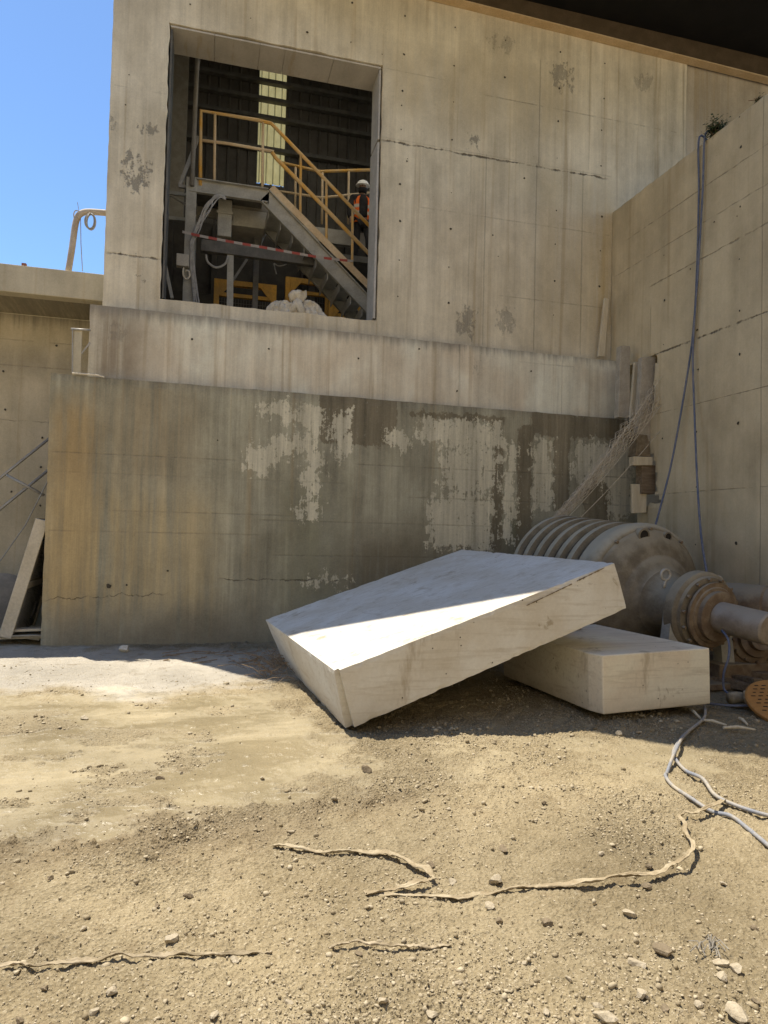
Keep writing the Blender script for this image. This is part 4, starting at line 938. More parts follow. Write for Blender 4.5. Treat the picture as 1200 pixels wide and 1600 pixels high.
# weeds on the wall top
def weed(px, py, size, n, lab, seed):
    p = P(px, py, x=XR+.06); r = random.Random(seed); t = thing('weed', lab, 'plant', (p[0], p[1], 7.15)); m = MB()
    for k in range(n):
        c = Vector((p[0]+r.gauss(0, size*.35), p[1]+r.gauss(0, size*.35), 7.2+abs(r.gauss(.42, .3))*size)); a = Vector((r.gauss(0, 1), r.gauss(0, 1), r.gauss(0, .7))).normalized(); b = a.orthogonal().normalized(); s = r.uniform(.012, .03)
        m.quad(c-a*s, c+b*s*.5, c+a*s, c-b*s*.5)
    m.build('leaves', M_leaf, t)
    m = MB()
    for k in range(9): m.tube([(p[0], p[1], 7.12), (p[0]+r.gauss(0, size*.2), p[1]+r.gauss(0, size*.2), 7.2+size*.3), (p[0]+r.gauss(0, size*.4), p[1]+r.gauss(0, size*.4), 7.2+size*.7)], .006, 4)
    m.build('stems', M_twig, t)
weed(1121, 196, .21, 1100, 'dark green bushy weed growing on the right wall top beside the blue cables', 2)
weed(1188, 152, .09, 120, 'sparse small weed on the right wall top under the roof edge', 5)

# boards and offcuts wedged in the gap
def slabpiece(name, pts, Y, th, mat, lab, cat, dy=(0, 0)):
    """four corners (photo spots) of a board's face at depth Y, given real thickness"""
    c = [Q(x, y, Y) for x, y in pts]; m = MB()
    bk = [q+Vector((0, th, 0)) for q in c]
    m.hexa([c[0], c[1], bk[1], bk[0], c[3], c[2], bk[2], bk[3]])
    o = m.build(name, mat, bevel=.007); own_origin(o, (c[0]+c[1])/2); return tag(o, lab, cat)
slabpiece('wooden_plank', [(935, 557), (945, 557), (952, 467), (945, 465)], 10.22, .05, M_wood, 'short pale wooden plank standing on the plinth against the tall wall', 'plank')
slabpiece('concrete_offcut', [(966, 652), (984, 653), (985, 541), (970, 540)], 9.55, .12, M_greyboard, 'tall grey concrete offcut at the right end of the plinth', 'offcut')
slabpiece('wooden_plank', [(985, 652), (997, 652), (1003, 566), (992, 565)], 9.50, .05, M_wood, 'narrow brown plank standing beside the tall grey offcut', 'plank')
slabpiece('concrete_offcut', [(996, 690), (1021, 690), (1025, 557), (1003, 558)], 9.27, .10, M_greyboard, 'dark grey upright slab wedged against the broken wall end', 'offcut')
slabpiece('stone_block', [(993, 712), (1017, 714), (1012, 680), (997, 678)], 9.25, .2, M_stone_d, 'brown stone lump wedged in the gap above a wood scrap', 'stone')
slabpiece('wooden_scrap', [(990, 727), (1020, 727), (1020, 714), (990, 713)], 9.22, .12, M_wood, 'small light wood scrap lying flat in the gap', 'wood scrap')
slabpiece('concrete_offcut', [(1003, 771), (1024, 772), (1025, 727), (1003, 726)], 9.25, .16, M_wood_d, 'dark square block wedged in the gap below the wood scrap', 'offcut')
slabpiece('wooden_plank', [(988, 802), (1010, 801), (1011, 757), (988, 756)], 9.3, .05, M_wood, 'pale short board at the bottom of the gap above the motor', 'plank')
m = MB(); m.box(6.66, 7.1, 9.2, 9.6, 0, 2.12)
o = m.build('concrete_stub', M_right, bevel=.02); own_origin(o, (6.9, 9.4, 0)); tag(o, 'low concrete stub below the broken end of the right wall', 'concrete')
# mesh bundle: diamonds of thin wire, folded lengthwise
def mesh_bundle():
    r = random.Random(12); m = MB(); A0 = Q(806, 880, 9.35); B = Q(1036, 594, 9.2); ax = B-A0; perp = Vector((-ax.z, 0, ax.x)).normalized()
    for layer in range(4):
        dy = -.10+.07*layer; shift = r.uniform(-.05, .05); tw = r.uniform(0, 6); cols = 8; zig = 44
        for cidx in range(cols):
            pts = []; end = r.uniform(.88, 1.02); st = r.uniform(0, .03)
            for i in range(zig+1):
                t = st+(end-st)*i/zig; wd = .13+.24*t**1.5; sp = wd/cols
                o_ = (cidx-cols/2+.5)*sp+shift*t + (sp*.5 if (i+cidx) % 2 else -sp*.5)
                fold = .05*math.sin(o_*16+tw+t*2)*(.4+t)
                pts.append(A0+ax*t+perp*(o_*.85-.09*math.sin(math.pi*t))+Vector((0, dy*(.4+t)+fold, 0))+Vector((r.gauss(0, .003), 0, r.gauss(0, .003))))
            m.tube(pts, .0036, 4, cap=False)
    for k in range(3):          # the stiff long edge wires
        m.tube([A0+ax*t+perp*((.05-.09*k)*(1+2*t)-.09*math.sin(math.pi*t))+Vector((0, -.12-.1*t, 0)) for t in np.linspace(0, .97, 14)], .0045, 5)
    # loose ends
    for k in range(18):
        c = A0+ax*r.uniform(.86, 1.0)+Vector((r.uniform(-.1, .15), r.uniform(-.1, .1), r.uniform(-.15, .15)))
        m.tube([c, c+Vector((r.gauss(.05, .06), r.gauss(0, .05), r.gauss(.05, .10))), c+Vector((r.gauss(.12, .10), r.gauss(0, .06), r.gauss(.02, .15)))], .003, 4, cap=False)
    for k in range(22):
        c = Q(r.uniform(1025, 1045), r.uniform(610, 790), 9.1); m.tube([c, c+Vector((r.gauss(0, .05), .02, r.gauss(0, .08))), c+Vector((r.gauss(0, .07), .03, r.gauss(-.05, .12)))], .0025, 3, cap=False) if k < 9 else None
    o = m.build('wire_mesh_bundle', M_wire); own_origin(o, A0); tag(o, 'rolled rusty wire mesh bundle leaning diagonally from behind the slab to the broken wall', 'wire mesh')
mesh_bundle()

# ------------------------------------------------------------------ roof over the right
roof = thing('overhead_deck', 'dark overhead deck with a concrete edge beam above the right side', 'roof', (5, 10, 10.2))
zb0 = float(P(690, 0, y=10.38)[2]); 
M_beam_lit = plain('beam_soffit_lit', (.56, .40, .22), (.62, .46, .27), 4, .9)  # bounce light from the ground painted into the pale soffit colour
M_beam_shaded = plain('beam_face_shaded', (.075, .052, .028), (.10, .07, .04), 4, .9)  # near face of the same beam, its shade painted in as dark brown
mb = MB(); mb.hexa([(-1.4, 10.235, 10.27), (13, 10.235, 10.01), (13, 10.395, 10.01), (-1.4, 10.395, 10.27), (-1.4, 10.235, 10.29), (13, 10.235, 10.03), (13, 10.395, 10.03), (-1.4, 10.395, 10.29)]); mb.build('beam_soffit', M_beam_lit, roof)
mb = MB(); mb.hexa([(-1.4, 10.25, 10.292), (13, 10.25, 10.032), (13, 10.395, 10.032), (-1.4, 10.395, 10.292), (-1.4, 10.25, 10.69), (13, 10.25, 10.43), (13, 10.395, 10.43), (-1.4, 10.395, 10.69)]); mb.build('edge_beam', M_beam_shaded, roof)
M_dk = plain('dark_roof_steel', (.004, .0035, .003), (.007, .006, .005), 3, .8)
edge = [(-1.5, 10.39), (.05, 8.95), (.9, 8.2), (1.75, 7.47), (2.6, 6.9), (13, 6.9), (13, 11.1), (8.15, 11.1), (8.15, 10.39)]
mb = MB(); n = len(edge); b0 = mb.verts([(x, y, 10.42+.02) for x, y in edge]); b1 = mb.verts([(x, y, 10.42+.14) for x, y in edge]); mb.face([b0+i for i in range(n)]); mb.face([b1+i for i in range(n)][::-1])
for i in range(n): mb.face((b0+i, b0+(i+1) % n, b1+(i+1) % n, b1+i))
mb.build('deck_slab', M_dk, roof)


# ------------------------------------------------------------------ the two cut concrete slabs
def hexgrid(c, n, amp, chip, seed, rebate=0):
    """a cut block from 8 corners as six fine face grids, edges slightly chipped"""
    c = [np.array(q, float) for q in c]; m = MB(); cache = {}; r = np.random.default_rng(seed)
    nx, ny_, nz = n
    def pt(i, j, k):
        key = (i, j, k)
        if key not in cache:
            a, b, d = i/nx, j/ny_, k/nz
            if rebate:      # a square rebate runs down the near left corner
                L1 = np.linalg.norm(c[1]-c[0]); L2 = np.linalg.norm(c[3]-c[0]); rb = rebate*(1.25-.5*d)
                a = rb/L1+(1-rb/L1)*(i-1)/(nx-1) if i else 0.0; b = 1.2*rb/L2+(1-1.2*rb/L2)*(j-1)/(ny_-1) if j else 0.0
                if i == 0 and j == 0: a, b = rb/L1, 1.2*rb/L2
            q = (c[0]*(1-a)*(1-b)+c[1]*a*(1-b)+c[2]*a*b+c[3]*(1-a)*b)*(1-d)+(c[4]*(1-a)*(1-b)+c[5]*a*(1-b)+c[6]*a*b+c[7]*(1-a)*b)*d
            on = (i in (0, nx))+(j in (0, ny_))+(k in (0, nz))
            ctr = sum(c)/8; w = amp*(float(fbm(np.array(q[0]*3+q[2]*2), np.array(q[1]*3+q[2]), 3, seed))-.5)
            if on >= 2: w -= chip*float(vnoise(np.array(q[0]*17+q[2]*5), np.array(q[1]*17+q[2]*7), seed+3))**5*2.0+.003
            dirv = np.array([(-1 if i == 0 else 1 if i == nx else 0), (-1 if j == 0 else 1 if j == ny_ else 0), (-1 if k == 0 else 1 if k == nz else 0)], float)
            e1 = (c[1]-c[0])/np.linalg.norm(c[1]-c[0]); e2 = (c[3]-c[0])/np.linalg.norm(c[3]-c[0]); e3 = (c[4]-c[0])/np.linalg.norm(c[4]-c[0])
            q = q + w*(dirv[0]*e1+dirv[1]*e2+dirv[2]*e3)
            cache[key] = m.verts([q])
        return cache[key]
    for i in range(nx):
        for j in range(ny_):
            if rebate and i == 0 and j == 0: continue
            m.face((pt(i, j, 0), pt(i, j+1, 0), pt(i+1, j+1, 0), pt(i+1, j, 0))); m.face((pt(i, j, nz), pt(i+1, j, nz), pt(i+1, j+1, nz), pt(i, j+1, nz)))
    for i in range(nx):
        for k in range(nz):
            m.face((pt(i, 0, k), pt(i+1, 0, k), pt(i+1, 0, k+1), pt(i, 0, k+1))); m.face((pt(i, ny_, k), pt(i, ny_, k+1), pt(i+1, ny_, k+1), pt(i+1, ny_, k)))
    for j in range(ny_):
        for k in range(nz):
            m.face((pt(0, j, k), pt(0, j, k+1), pt(0, j+1, k+1), pt(0, j+1, k))); m.face((pt(nx, j, k), pt(nx, j+1, k), pt(nx, j+1, k+1), pt(nx, j, k+1)))
    return m
def snap(p, px, py):
    d = float((np.array(p)-EYE) @ fw); return Pd(px, py, d)
A = {'000': (1.163, 5.346, .03), '100': (3.744, 5.503, .944), '010': (.991, 8.493, -.0), '110': (3.572, 8.651, .887), '001': (.991, 5.345, .516), '101': (3.572, 5.503, 1.43), '011': (.819, 8.493, .459), '111': (3.4, 8.65, 1.373)}
A['000'] = snap(A['000'], 543, 1142); A['001'] = snap(A['001'], 524, 1049); A['101'] = snap(A['101'], 961, 879); A['100'] = snap(A['100'], 980, 951)
A['011'] = snap(A['011'], 414, 968); A['111'] = snap(A['111'], 722, 858); A['010'] = snap(A['010'], 447, 1044)
slab1 = thing('concrete_slab', 'huge pale sawn concrete slab tilted up, its right end resting on a smaller block', 'concrete slab', A['000'])
hexgrid([A[k] for k in ('000', '100', '110', '010', '001', '101', '111', '011')], (61, 57, 12), .002, .006, 5, .05).build('slab_body', M_slab, slab1)
# rebate strip left standing on its near left edge
m = MB(); e = A['000']-A['010']; e = e/np.linalg.norm(e)
c0 = [snap(A['000'], 517, 1106), snap(A['000'], 527, 1124), snap(A['001'], 519, 1047), snap(A['001'], 511, 1046)]
# saw cut groove along the front face
fx = (A['100']-A['000']); fu = (A['001']-A['000']); nn = np.cross(fx, fu); nn = nn/np.linalg.norm(nn)
if nn[1] > 0: nn = -nn
m = MB()
def onf(a, b, o=.004): return A['000']+fx*a+fu*b+nn*o
for (a1, b1, a2, b2, w) in ((.635, .80, .81, .85, .012), (.83, .865, .94, .90, .016)):
    k = 14
    for i in range(k):
        ta, tb = i/k, (i+1)/k; w1 = w*rnd.uniform(.3, 1.1); w2 = w*rnd.uniform(.3, 1.1)
        p = onf(a1+(a2-a1)*ta, b1+(b2-b1)*ta); q = onf(a1+(a2-a1)*tb, b1+(b2-b1)*tb); u_ = fu/np.linalg.norm(fu)
        m.quad(p-u_*w1/2, q-u_*w2/2, q+u_*w2/2, p+u_*w1/2)
m.build('saw_groove', M_stone_d, slab1)
Bc = {'000': (3.367, 5.344, .07), '100': (4.564, 5.42, .101), '010': (3.257, 7.08, .058), '110': (4.454, 7.156, .089), '001': (3.353, 5.347, .581), '101': (4.55, 5.423, .612), '011': (3.244, 7.083, .57), '111': (4.441, 7.159, .601)}
# chamfered near left corner
m = MB()
def chamfer_block(B):
    m = MB(); B = {k: np.array(v) for k, v in B.items()}; ch = .07; nx = 1
    def ring(z):
        a, b, c, d = B['00'+z], B['10'+z], B['11'+z], B['01'+z]
        ex = (b-a)/np.linalg.norm(b-a); ey = (d-a)/np.linalg.norm(d-a)
        return [a+ex*ch*.55, b, c, d, a+ey*ch*2.2]
    lo = m.verts(ring('0')); hi = m.verts(ring('1')); n = 5
    m.face([lo+i for i in range(n)][::-1]); m.face([hi+i for i in range(n)])
    for i in range(n): m.face((lo+i, lo+(i+1) % n, hi+(i+1) % n, hi+i))
    return m
slab2 = chamfer_block(Bc).build('concrete_block', M_slab2, bevel=.012, seg=3); own_origin(slab2, Bc['000'])
tag(slab2, 'smaller pale sawn concrete block lying flat under the tilted slab', 'concrete block')
# timbers carrying the slab and the block
def timber(a, b, w, h, lab, mat=M_wood_d, name='timber'):
    m = MB(); m.bar(a, b, w, h, (0, 1, 0) if abs(Vector(b)[0]-Vector(a)[0]) > abs(Vector(b)[1]-Vector(a)[1]) else (1, 0, 0)); o = m.build(name, mat, bevel=.008); own_origin(o, a); return tag(o, lab, 'timber')
timber((3.42, 6.75, .70), (4.0, 6.85, .72), .2, .24, 'dark timber packed between the tilted slab and the smaller block')
timber((3.5, 6.9, .03), (4.4, 6.95, .03), .12, .09, 'dark timber under the back of the smaller block')
timber((3.6, 5.75, .02), (4.45, 5.8, .03), .10, .09, 'dark timber under the front of the smaller block')

# ------------------------------------------------------------------ big motor
hub = P(1034, 941, z=.86); ax = Vector((math.sin(math.radians(172))*math.cos(math.radians(5)), math.cos(math.radians(172))*math.cos(math.radians(5)), -math.sin(math.radians(5)))).normalized()
hub = Vector([float(v) for v in hub]); RM = .86
hub0 = hub; hub = hub-ax*.24; RM = .89
motor = thing('electric_motor', 'huge dusty electric motor lying behind the slabs with ribbed body and long bare shaft', 'motor', (hub.x, hub.y+.8, 0))
x = -1.70; prof = [(x-.06, .45), (x-.04, RM*.93), (x, RM*.97)]; grooves = []
for k in range(6):
    prof += [(x+.02, RM*.995), (x+.09, RM*.995), (x+.11, RM*.915), (x+.20, RM*.915), (x+.22, RM*.985)]; grooves.append(x); x += .225
prof += [(-.32, RM*1.0), (-.24, RM*1.0), (-.19, RM*1.02), (-.10, RM*1.02), (-.05, RM*.985), (-.03, RM*.95), (-.03, .3)]
m = MB(); m.lathe(prof, hub, ax, 80); m.build('stator_frame', M_motor, motor, smooth='angle')
m = MB()
for x in grooves: m.lathe([(x+.112, RM*.917), (x+.118, RM*.925), (x+.192, RM*.925), (x+.198, RM*.917)], hub, ax, 80)
m.build('vent_grille', plain('dark_grille', (.06, .047, .03), (.13, .102, .066), 30, .9, 0, .8), motor)
side = ax.cross(Vector((0, 0, 1))).normalized(); upv = side.cross(ax).normalized()
def onface(r, ang, t): return hub+ax*t+(side*math.cos(ang)+upv*math.sin(ang))*r
m = MB(); m.lathe([(-.028, RM*.94), (.0, RM*.925), (.02, RM*.90), (.05, RM*.86), (.10, RM*.80), (.14, RM*.72), (.165, RM*.63), (.18, RM*.60), (.20, RM*.585), (.23, RM*.52), (.27, RM*.45), (.29, RM*.44), (.31, RM*.40), (.40, RM*.345), (.43, RM*.335), (.47, RM*.30), (.54, RM*.29), (.54, .2)], hub, ax, 80); shield = m.build('end_shield', M_motor2, motor, smooth='angle')
for ang, rad in ((math.pi-1.78, .085), (math.pi-1.30, .06)):
    c = onface(RM*.885, ang, .005); m = MB(); m.lathe([(0, rad*.72), (.045, rad*.72)], c, ax, 20); m.cur = 1; m.lathe([(0, rad*.75), (.05, rad*.75), (.045, rad), (-.02, rad)], c, ax, 20); m.build('shield_opening', [M_blackhole, M_motor2], shield, smooth='angle')
for k in range(10):
    ang = 2*math.pi*k/10+.3; c = onface(RM*.955, ang, -.03); m = MB(); m.lathe([(0, .022), (.03, .022), (.034, .016)], c, ax, 6); m.build('bolt', M_rust, shield)
hub = hub0
hs = hub+ax*.30
m = MB(); m.lathe([(-.04, .25), (.10, .245), (.11, .29), (.16, .43), (.18, .45), (.30, .45), (.32, .43), (.33, .41), (.37, .40), (.38, .36), (.38, .2)], hs, ax, 56); m.build('bearing_housing', M_motor2, motor, smooth='angle')
m = MB(); m.lathe([(.375, .30), (.42, .355), (.45, .355), (.455, .31), (.47, .30), (.475, .27), (.53, .27), (.54, .25), (.54, .12)], hs, ax, 56); m.build('bearing_cap', M_rust, motor, smooth='angle')
m = MB()
for k in range(14):
    w = 2*math.pi*k/14+.1; c = hs+ax*.385+(side*math.cos(w)+upv*math.sin(w))*.385; m.lathe([(0, .018), (.035, .018)], c, ax, 6)
m.build('cap_bolt', M_rust, motor)['kind'] = 'stuff'
m = MB(); m.lathe([(.4, .14), (.545, .14), (.55, .165), (1.12, .165), (1.14, .15), (1.141, 0)], hs, ax, 40); m.build('shaft', M_shaft, motor, smooth='angle')
for dx in (-.34, .34):
    m = MB(); m.bar(hs+ax*.22+side*dx, Vector((hs.x+side.x*dx*1.15+ax.x*.22, hs.y+ax.y*.22, .06)), .14, .16); m.build('bearing_bracket', M_steel, motor)

m = MB(); m.box(hs.x-.5, hs.x+.5, hs.y-.5, hs.y-.05, .0, .07); m.build('base_plate', M_rust, motor, bevel=.01)
for (px, py, yd) in ((1040, 898, 0), (1122, 909, 0)):
    c = Vector([float(v) for v in P(px, py, y=hs.y-.18)]); m = MB()
    m.tube([c+Vector((.058*math.cos(a), 0, .058*math.sin(a))) for a in np.linspace(0, 2*math.pi, 17)], .016, 7, cap=False); m.tube([c+Vector((0, 0, -.055)), c+Vector((-.01 if px < 1080 else -.06, .02, -.15))], .018, 7); m.build('eyebolt', M_greymetal, motor, smooth=True)
# second machine, partly out of frame
mm2 = thing('rusty_drum_machine', 'rusty horizontal drum machine behind the motor shaft at the right wall', 'machine', (6.2, 6.3, 0))
c = Vector([float(v) for v in P(1120, 938, y=6.9)]); d2 = Vector((.55, -1.0, -.02)).normalized()
m = MB(); m.lathe([(-.05, .05), (-.04, .22), (0, .24), (.5, .24), (.52, .22), (.9, .22), (.92, .17), (1.3, .17), (1.3, 0)], c+Vector((.05, 0, -.02)), d2, 40); m.build('drum', M_rust, mm2, smooth='angle')
m = MB(); c2 = Vector([float(v) for v in P(1178, 1000, y=6.5)]); m.lathe([(-.35, .1), (-.3, .25), (-.1, .28), (-.08, .32), (0, .32), (.02, .27), (.05, .26), (.06, .20), (.12, .19), (.13, .12), (.2, .11), (.2, 0)], c2, (-.35, -1, .15), 44); m.build('flange', M_rust, mm2, smooth='angle')
m = MB()
for k in range(12):
    w = 2*math.pi*k/12; a_ = Vector((-.35, -1, .15)).normalized(); s1 = a_.cross(Vector((0, 0, 1))).normalized(); s2 = s1.cross(a_); m.lathe([(0, .02), (.05, .02)], c2+(s1*math.cos(w)+s2*math.sin(w))*.245+a_*.04, a_, 6)
m.build('flange_bolt', M_rust, mm2)['kind'] = 'stuff'
m = MB(); m.box(5.5, 6.6, 6.4, 7.0, .05, .25); m.build('bed', M_rust, mm2, bevel=.01)
# timbers, rags and scrap at the right
def G0(px, py, z=.03): p = P(px, py, z=z); return Vector((float(p[0]), float(p[1]), z))
timber(G0(1105, 1042, .12), G0(1300, 1075, .12), .16, .10, 'long brown timber lying in front of the rusty drum machine')
timber(G0(1100, 1060, .06), G0(1280, 1092, .06), .14, .09, 'long dark plank below the brown timber')
timber(G0(1090, 1048, .04), G0(1185, 1065, .14), .10, .06, 'grey splintered plank crossing behind the smaller block')
m = MB(); m.tube([G0(1140, 1092, .07), G0(1150, 1090, .08), G0(1172, 1091, .07)], [.055, .06, .05], 12); o = m.build('cloth_roll', M_cloth, smooth=True); own_origin(o, G0(1140, 1092, .02)); tag(o, 'muddy grey rolled rag with a round end beside the orange disc', 'rag')
m = MB(); m.tube([G0(1166, 1090, .10), G0(1185, 1087, .11), G0(1230, 1086, .11)], [.06, .07, .06], 14, smooth=4); o = m.build('cloth_roll', M_cloth, smooth=True); dm = o.modifiers.new('sub', 'SUBSURF'); dm.render_levels = 2
tx = bpy.data.textures.new('rag', 'CLOUDS'); tx.noise_scale = .05; dm = o.modifiers.new('crease', 'DISPLACE'); dm.texture = tx; dm.strength = .06; own_origin(o, G0(1166, 1090, .02)); tag(o, 'frayed cream rag roll lying on the orange disc', 'rag')
# orange perforated disc
g = G('orange_slotted_wood'); X = g.xyz(g.obj())
n_ = g.noise(g.obj(), 4, 5, .6); f_ = g.noise(g.vec(X[0]*3.0, X[1]*40.0, X[2]), 1.0, 4)
g.done(g.mul(g.mix(n_, (.33, .15, .04), (.40, .215, .07)), .8+f_*.4), .7, f_, .3, .004)
oc = G0(1233, 1100, .12); R_ = .36; tl = Vector((-.15, -.42, 1)).normalized(); e1 = tl.orthogonal().normalized(); e2 = tl.cross(e1)
dsk = thing('slotted_disc', 'orange wooden disc with rows of dark slots leaning at the right edge of the yard', 'disc', (oc.x, oc.y, .02))
m = MB(); m.lathe([(-.03, 0), (-.03, R_), (0, R_+.006), (.012, R_-.01), (.012, 0)], oc, tl, 56); m.cur = 1
ud = Vector((0.97, -.25, 0)); ud = (ud-tl*ud.dot(tl)).normalized(); vd = tl.cross(ud)
for i in range(-5, 6):
    for j in range(-5, 6):
        x_, y_ = (i+.5*(j % 2))*.07, j*.052
        if math.hypot(x_, y_) > R_-.045: continue
        c = oc+ud*x_+vd*y_+tl*.0145; a_ = rnd.uniform(.014, .022); m.quad(c-ud*a_-vd*.006, c+ud*a_-vd*.006, c+ud*a_+vd*.007, c-ud*a_+vd*.007)
m.build('disc', [g.mat, M_blackhole], dsk, smooth='angle')
m = MB(); m.tube([G0(1105, 1099, .03), G0(1150, 1103, .05), G0(1210, 1101, .05)], .012, 6, smooth=4); o = m.build('cable', M_blue, smooth=True); own_origin(o, G0(1105, 1099, .02)); tag(o, 'dark blue cable lying straight past the orange disc', 'cable')
for i, (p, q, lab) in enumerate((((1078, 1108), (1094, 1122), 'short pale stick poking out under the smaller block'), ((1095, 1125), (1135, 1133), 'thin broken twig on the shaded mud'), ((1130, 1137), (1180, 1140), 'pale splintered stick near the orange disc'), ((1155, 1122), (1168, 1132), 'tiny pale stick near the orange disc'))):
    m = MB(); m.tube([G0(*p, .035), (G0(*p, .035)+G0(*q, .03))/2+Vector((0, .01, .012)), G0(*q, .03)], [.012, .014, .008], 6); o = m.build('stick', M_wood); own_origin(o, G0(*p, .02)); tag(o, lab, 'stick')

# ------------------------------------------------------------------ cables
def rope(name, pts, r, mat, lab, cat='cable', n=7, sm=6):
    m = MB(); m.tube(pts, r, n, smooth=sm); o = m.build(name, mat, smooth=True); own_origin(o, pts[-1]); return tag(o, lab, cat)
def RX(px, py, x): return Vector([float(v) for v in P(px, py, x=x)])
rope('hanging_cable', [Vector((XR+.25, RX(1093, 218, XR)[1], 7.16)), RX(1093, 217, XR-.015)+Vector((0, 0, .03)), RX(1092, 300, XR-.03), RX(1089, 420, XR-.03), RX(1083, 520, XR-.04), RX(1070, 610, XR-.08), RX(1050, 720, XR-.2), RX(1030, 800, XR-.5), RX(1016, 850, XR-.95), RX(1014, 862, XR-1.25), RX(1024, 888, XR-1.35)], .0145, M_blue, 'blue cable hanging from the right wall top to the motor shield, left one')
rope('hanging_cable', [Vector((XR+.25, RX(1103, 212, XR)[1], 7.16)), RX(1103, 211, XR-.015)+Vector((0, 0, .03)), RX(1098, 300, XR-.05), RX(1091, 420, XR-.06), RX(1083, 540, XR-.07), RX(1085, 640, XR-.1), RX(1090, 760, XR-.3), RX(1096, 840, XR-.6), RX(1105, 900, XR-.9), RX(1104, 925, XR-1.08), RX(1092, 955, XR-1.12), RX(1089, 1003, XR-1.2)], .0145, M_blue, 'blue cable hanging from the right wall top over the motor shaft, right one')
rope('hanging_cable', [RX(1128, 985, 5.25), RX(1138, 1000, 5.2), RX(1139, 1025, 5.15), RX(1131, 1052, 5.1), RX(1131, 1075, 5.1), RX(1138, 1084, 5.1)], .012, M_blue, 'thin blue cable dangling below the motor shaft')
ph1 = [(1100, 1104), (1101, 1120), (1085, 1135), (1066, 1152), (1053, 1170), (1055, 1184), (1072, 1203), (1098, 1222), (1117, 1242), (1150, 1258), (1200, 1272), (1290, 1290)]
ph2 = [(1101, 1106), (1100, 1122), (1070, 1148), (1054, 1178), (1043, 1203), (1040, 1215), (1052, 1228), (1080, 1246), (1112, 1262), (1142, 1274), (1168, 1290), (1200, 1318), (1260, 1370)]
def gpt(px, py, h): p = P(px, py, z=h); return Vector((float(p[0]), float(p[1]), gz(p[0], p[1])+h))
rope('ground_hose', [gpt(x, y, .022) for x, y in ph1], .0125, M_hose, 'dusty pale blue hose curving over the dirt to the right edge, upper one')
rope('ground_hose', [gpt(x, y, .018+(.022 if y < 1190 else 0)) for x, y in ph2], .0125, M_hose, 'dusty pale blue hose curving over the dirt to the right edge, lower one')
# cloth strips
def strip(name, pts, w, lab, mat=M_cloth, seed=1, lift=.008):
    r = random.Random(seed); P3 = spline([gpt(x, y, lift+h) for x, y, h in pts], 10); m = MB(); n = len(P3); na = 5; tw = 0
    b = len(m.v)
    for i, p in enumerate(P3):
        t = (P3[min(i+1, n-1)]-P3[max(i-1, 0)]).normalized(); s = t.cross(Vector((0, 0, 1))).normalized(); u_ = Vector((0, 0, 1))
        tw = .5*math.sin(i*.11+seed)+.8*(vf(i*.16+seed)-.5)*2; ww = w*(.35+.75*vf(i*.11+seed*3)); p = p+s*(vf(i*.22+9*seed)-.5)*.03-Vector((0, 0, .012*vf(i*.19+5*seed)))
        for k in range(na):
            q = (k/(na-1)-.5)*ww; c_ = .004*math.sin(k*2.6+i*.31+seed)+.0035*r.uniform(-1, 1)
            m.v.append(tuple(p+s*(q*math.cos(tw))+u_*(abs(q)*abs(math.sin(tw))+c_)))
    for i in range(n-1):
        for k in range(na-1): m.face((b+i*na+k, b+i*na+k+1, b+(i+1)*na+k+1, b+(i+1)*na+k))
    o = m.build(name, mat, smooth=True); so = o.modifiers.new('thickness', 'SOLIDIFY'); so.thickness = .0025
    own_origin(o, P3[0]); return tag(o, lab, 'cloth strip')
def vf(x): return float(vnoise(np.array(x), np.array(.5), 3))
strip('cloth_strip', [(1132, 1244, .03), (1112, 1254, .05), (1090, 1264, .04), (1070, 1266, .03), (1064, 1272, .03), (1072, 1292, .035), (1081, 1312, .05), (1076, 1332, .05), (1055, 1348, .04), (1015, 1362, .03), (960, 1373, .02), (890, 1380, .015), (810, 1384, .01), (760, 1394, .0), (690, 1401, 0), (600, 1398, 0), (572, 1396, 0)], .036, 'long muddy beige cloth strip curling from the hoses across the right foreground', seed=1)
strip('cloth_strip', [(428, 1322, .01), (470, 1328, .015), (520, 1334, .01), (570, 1334, .01), (615, 1337, .01), (650, 1348, .025), (674, 1362, .03), (676, 1372, .03), (655, 1382, .02), (615, 1388, .01), (570, 1396, .005)], .04, 'short hooked muddy cloth strip in the middle of the dirt', seed=3)
M_cloth_d = plain('grey_cloth', (.20, .16, .10), (.40, .335, .235), 10, .95, 0, .5)
strip('cloth_strip', [(-60, 1518, .012), (0, 1508, .014), (70, 1502, .014), (140, 1497, .012), (205, 1488, .02), (260, 1492, .015), (310, 1491, .012), (370, 1487, .005), (425, 1486, 0)], .026, 'thin grey cloth strip lying along the lower left foreground', M_cloth_d, 5)
strip('cloth_strip', [(514, 1480, .008), (545, 1475, .015), (590, 1473, .018), (630, 1471, .012), (670, 1475, .006), (705, 1477, 0)], .02, 'short dark cloth strip lying in the lower middle foreground', M_cloth_d, 7)
m = MB(); rr_ = random.Random(6)
for k in range(16):
    p = gpt(1105+rr_.uniform(-14, 14), 1482+rr_.uniform(-10, 10), .012); q = p+Vector((rr_.uniform(-.06, .06), rr_.uniform(-.06, .06), rr_.uniform(0, .03))); m.tube([p, (p+q)/2+Vector((.01, .01, .02)), q], .0025, 4)
o = m.build('wire_scrap', plain('blue_grey_wire', (.22, .20, .17), (.32, .30, .26))); own_origin(o, gpt(1105, 1482, 0)); tag(o, 'tangle of thin blue grey wire scrap on the lower right dirt', 'wire')

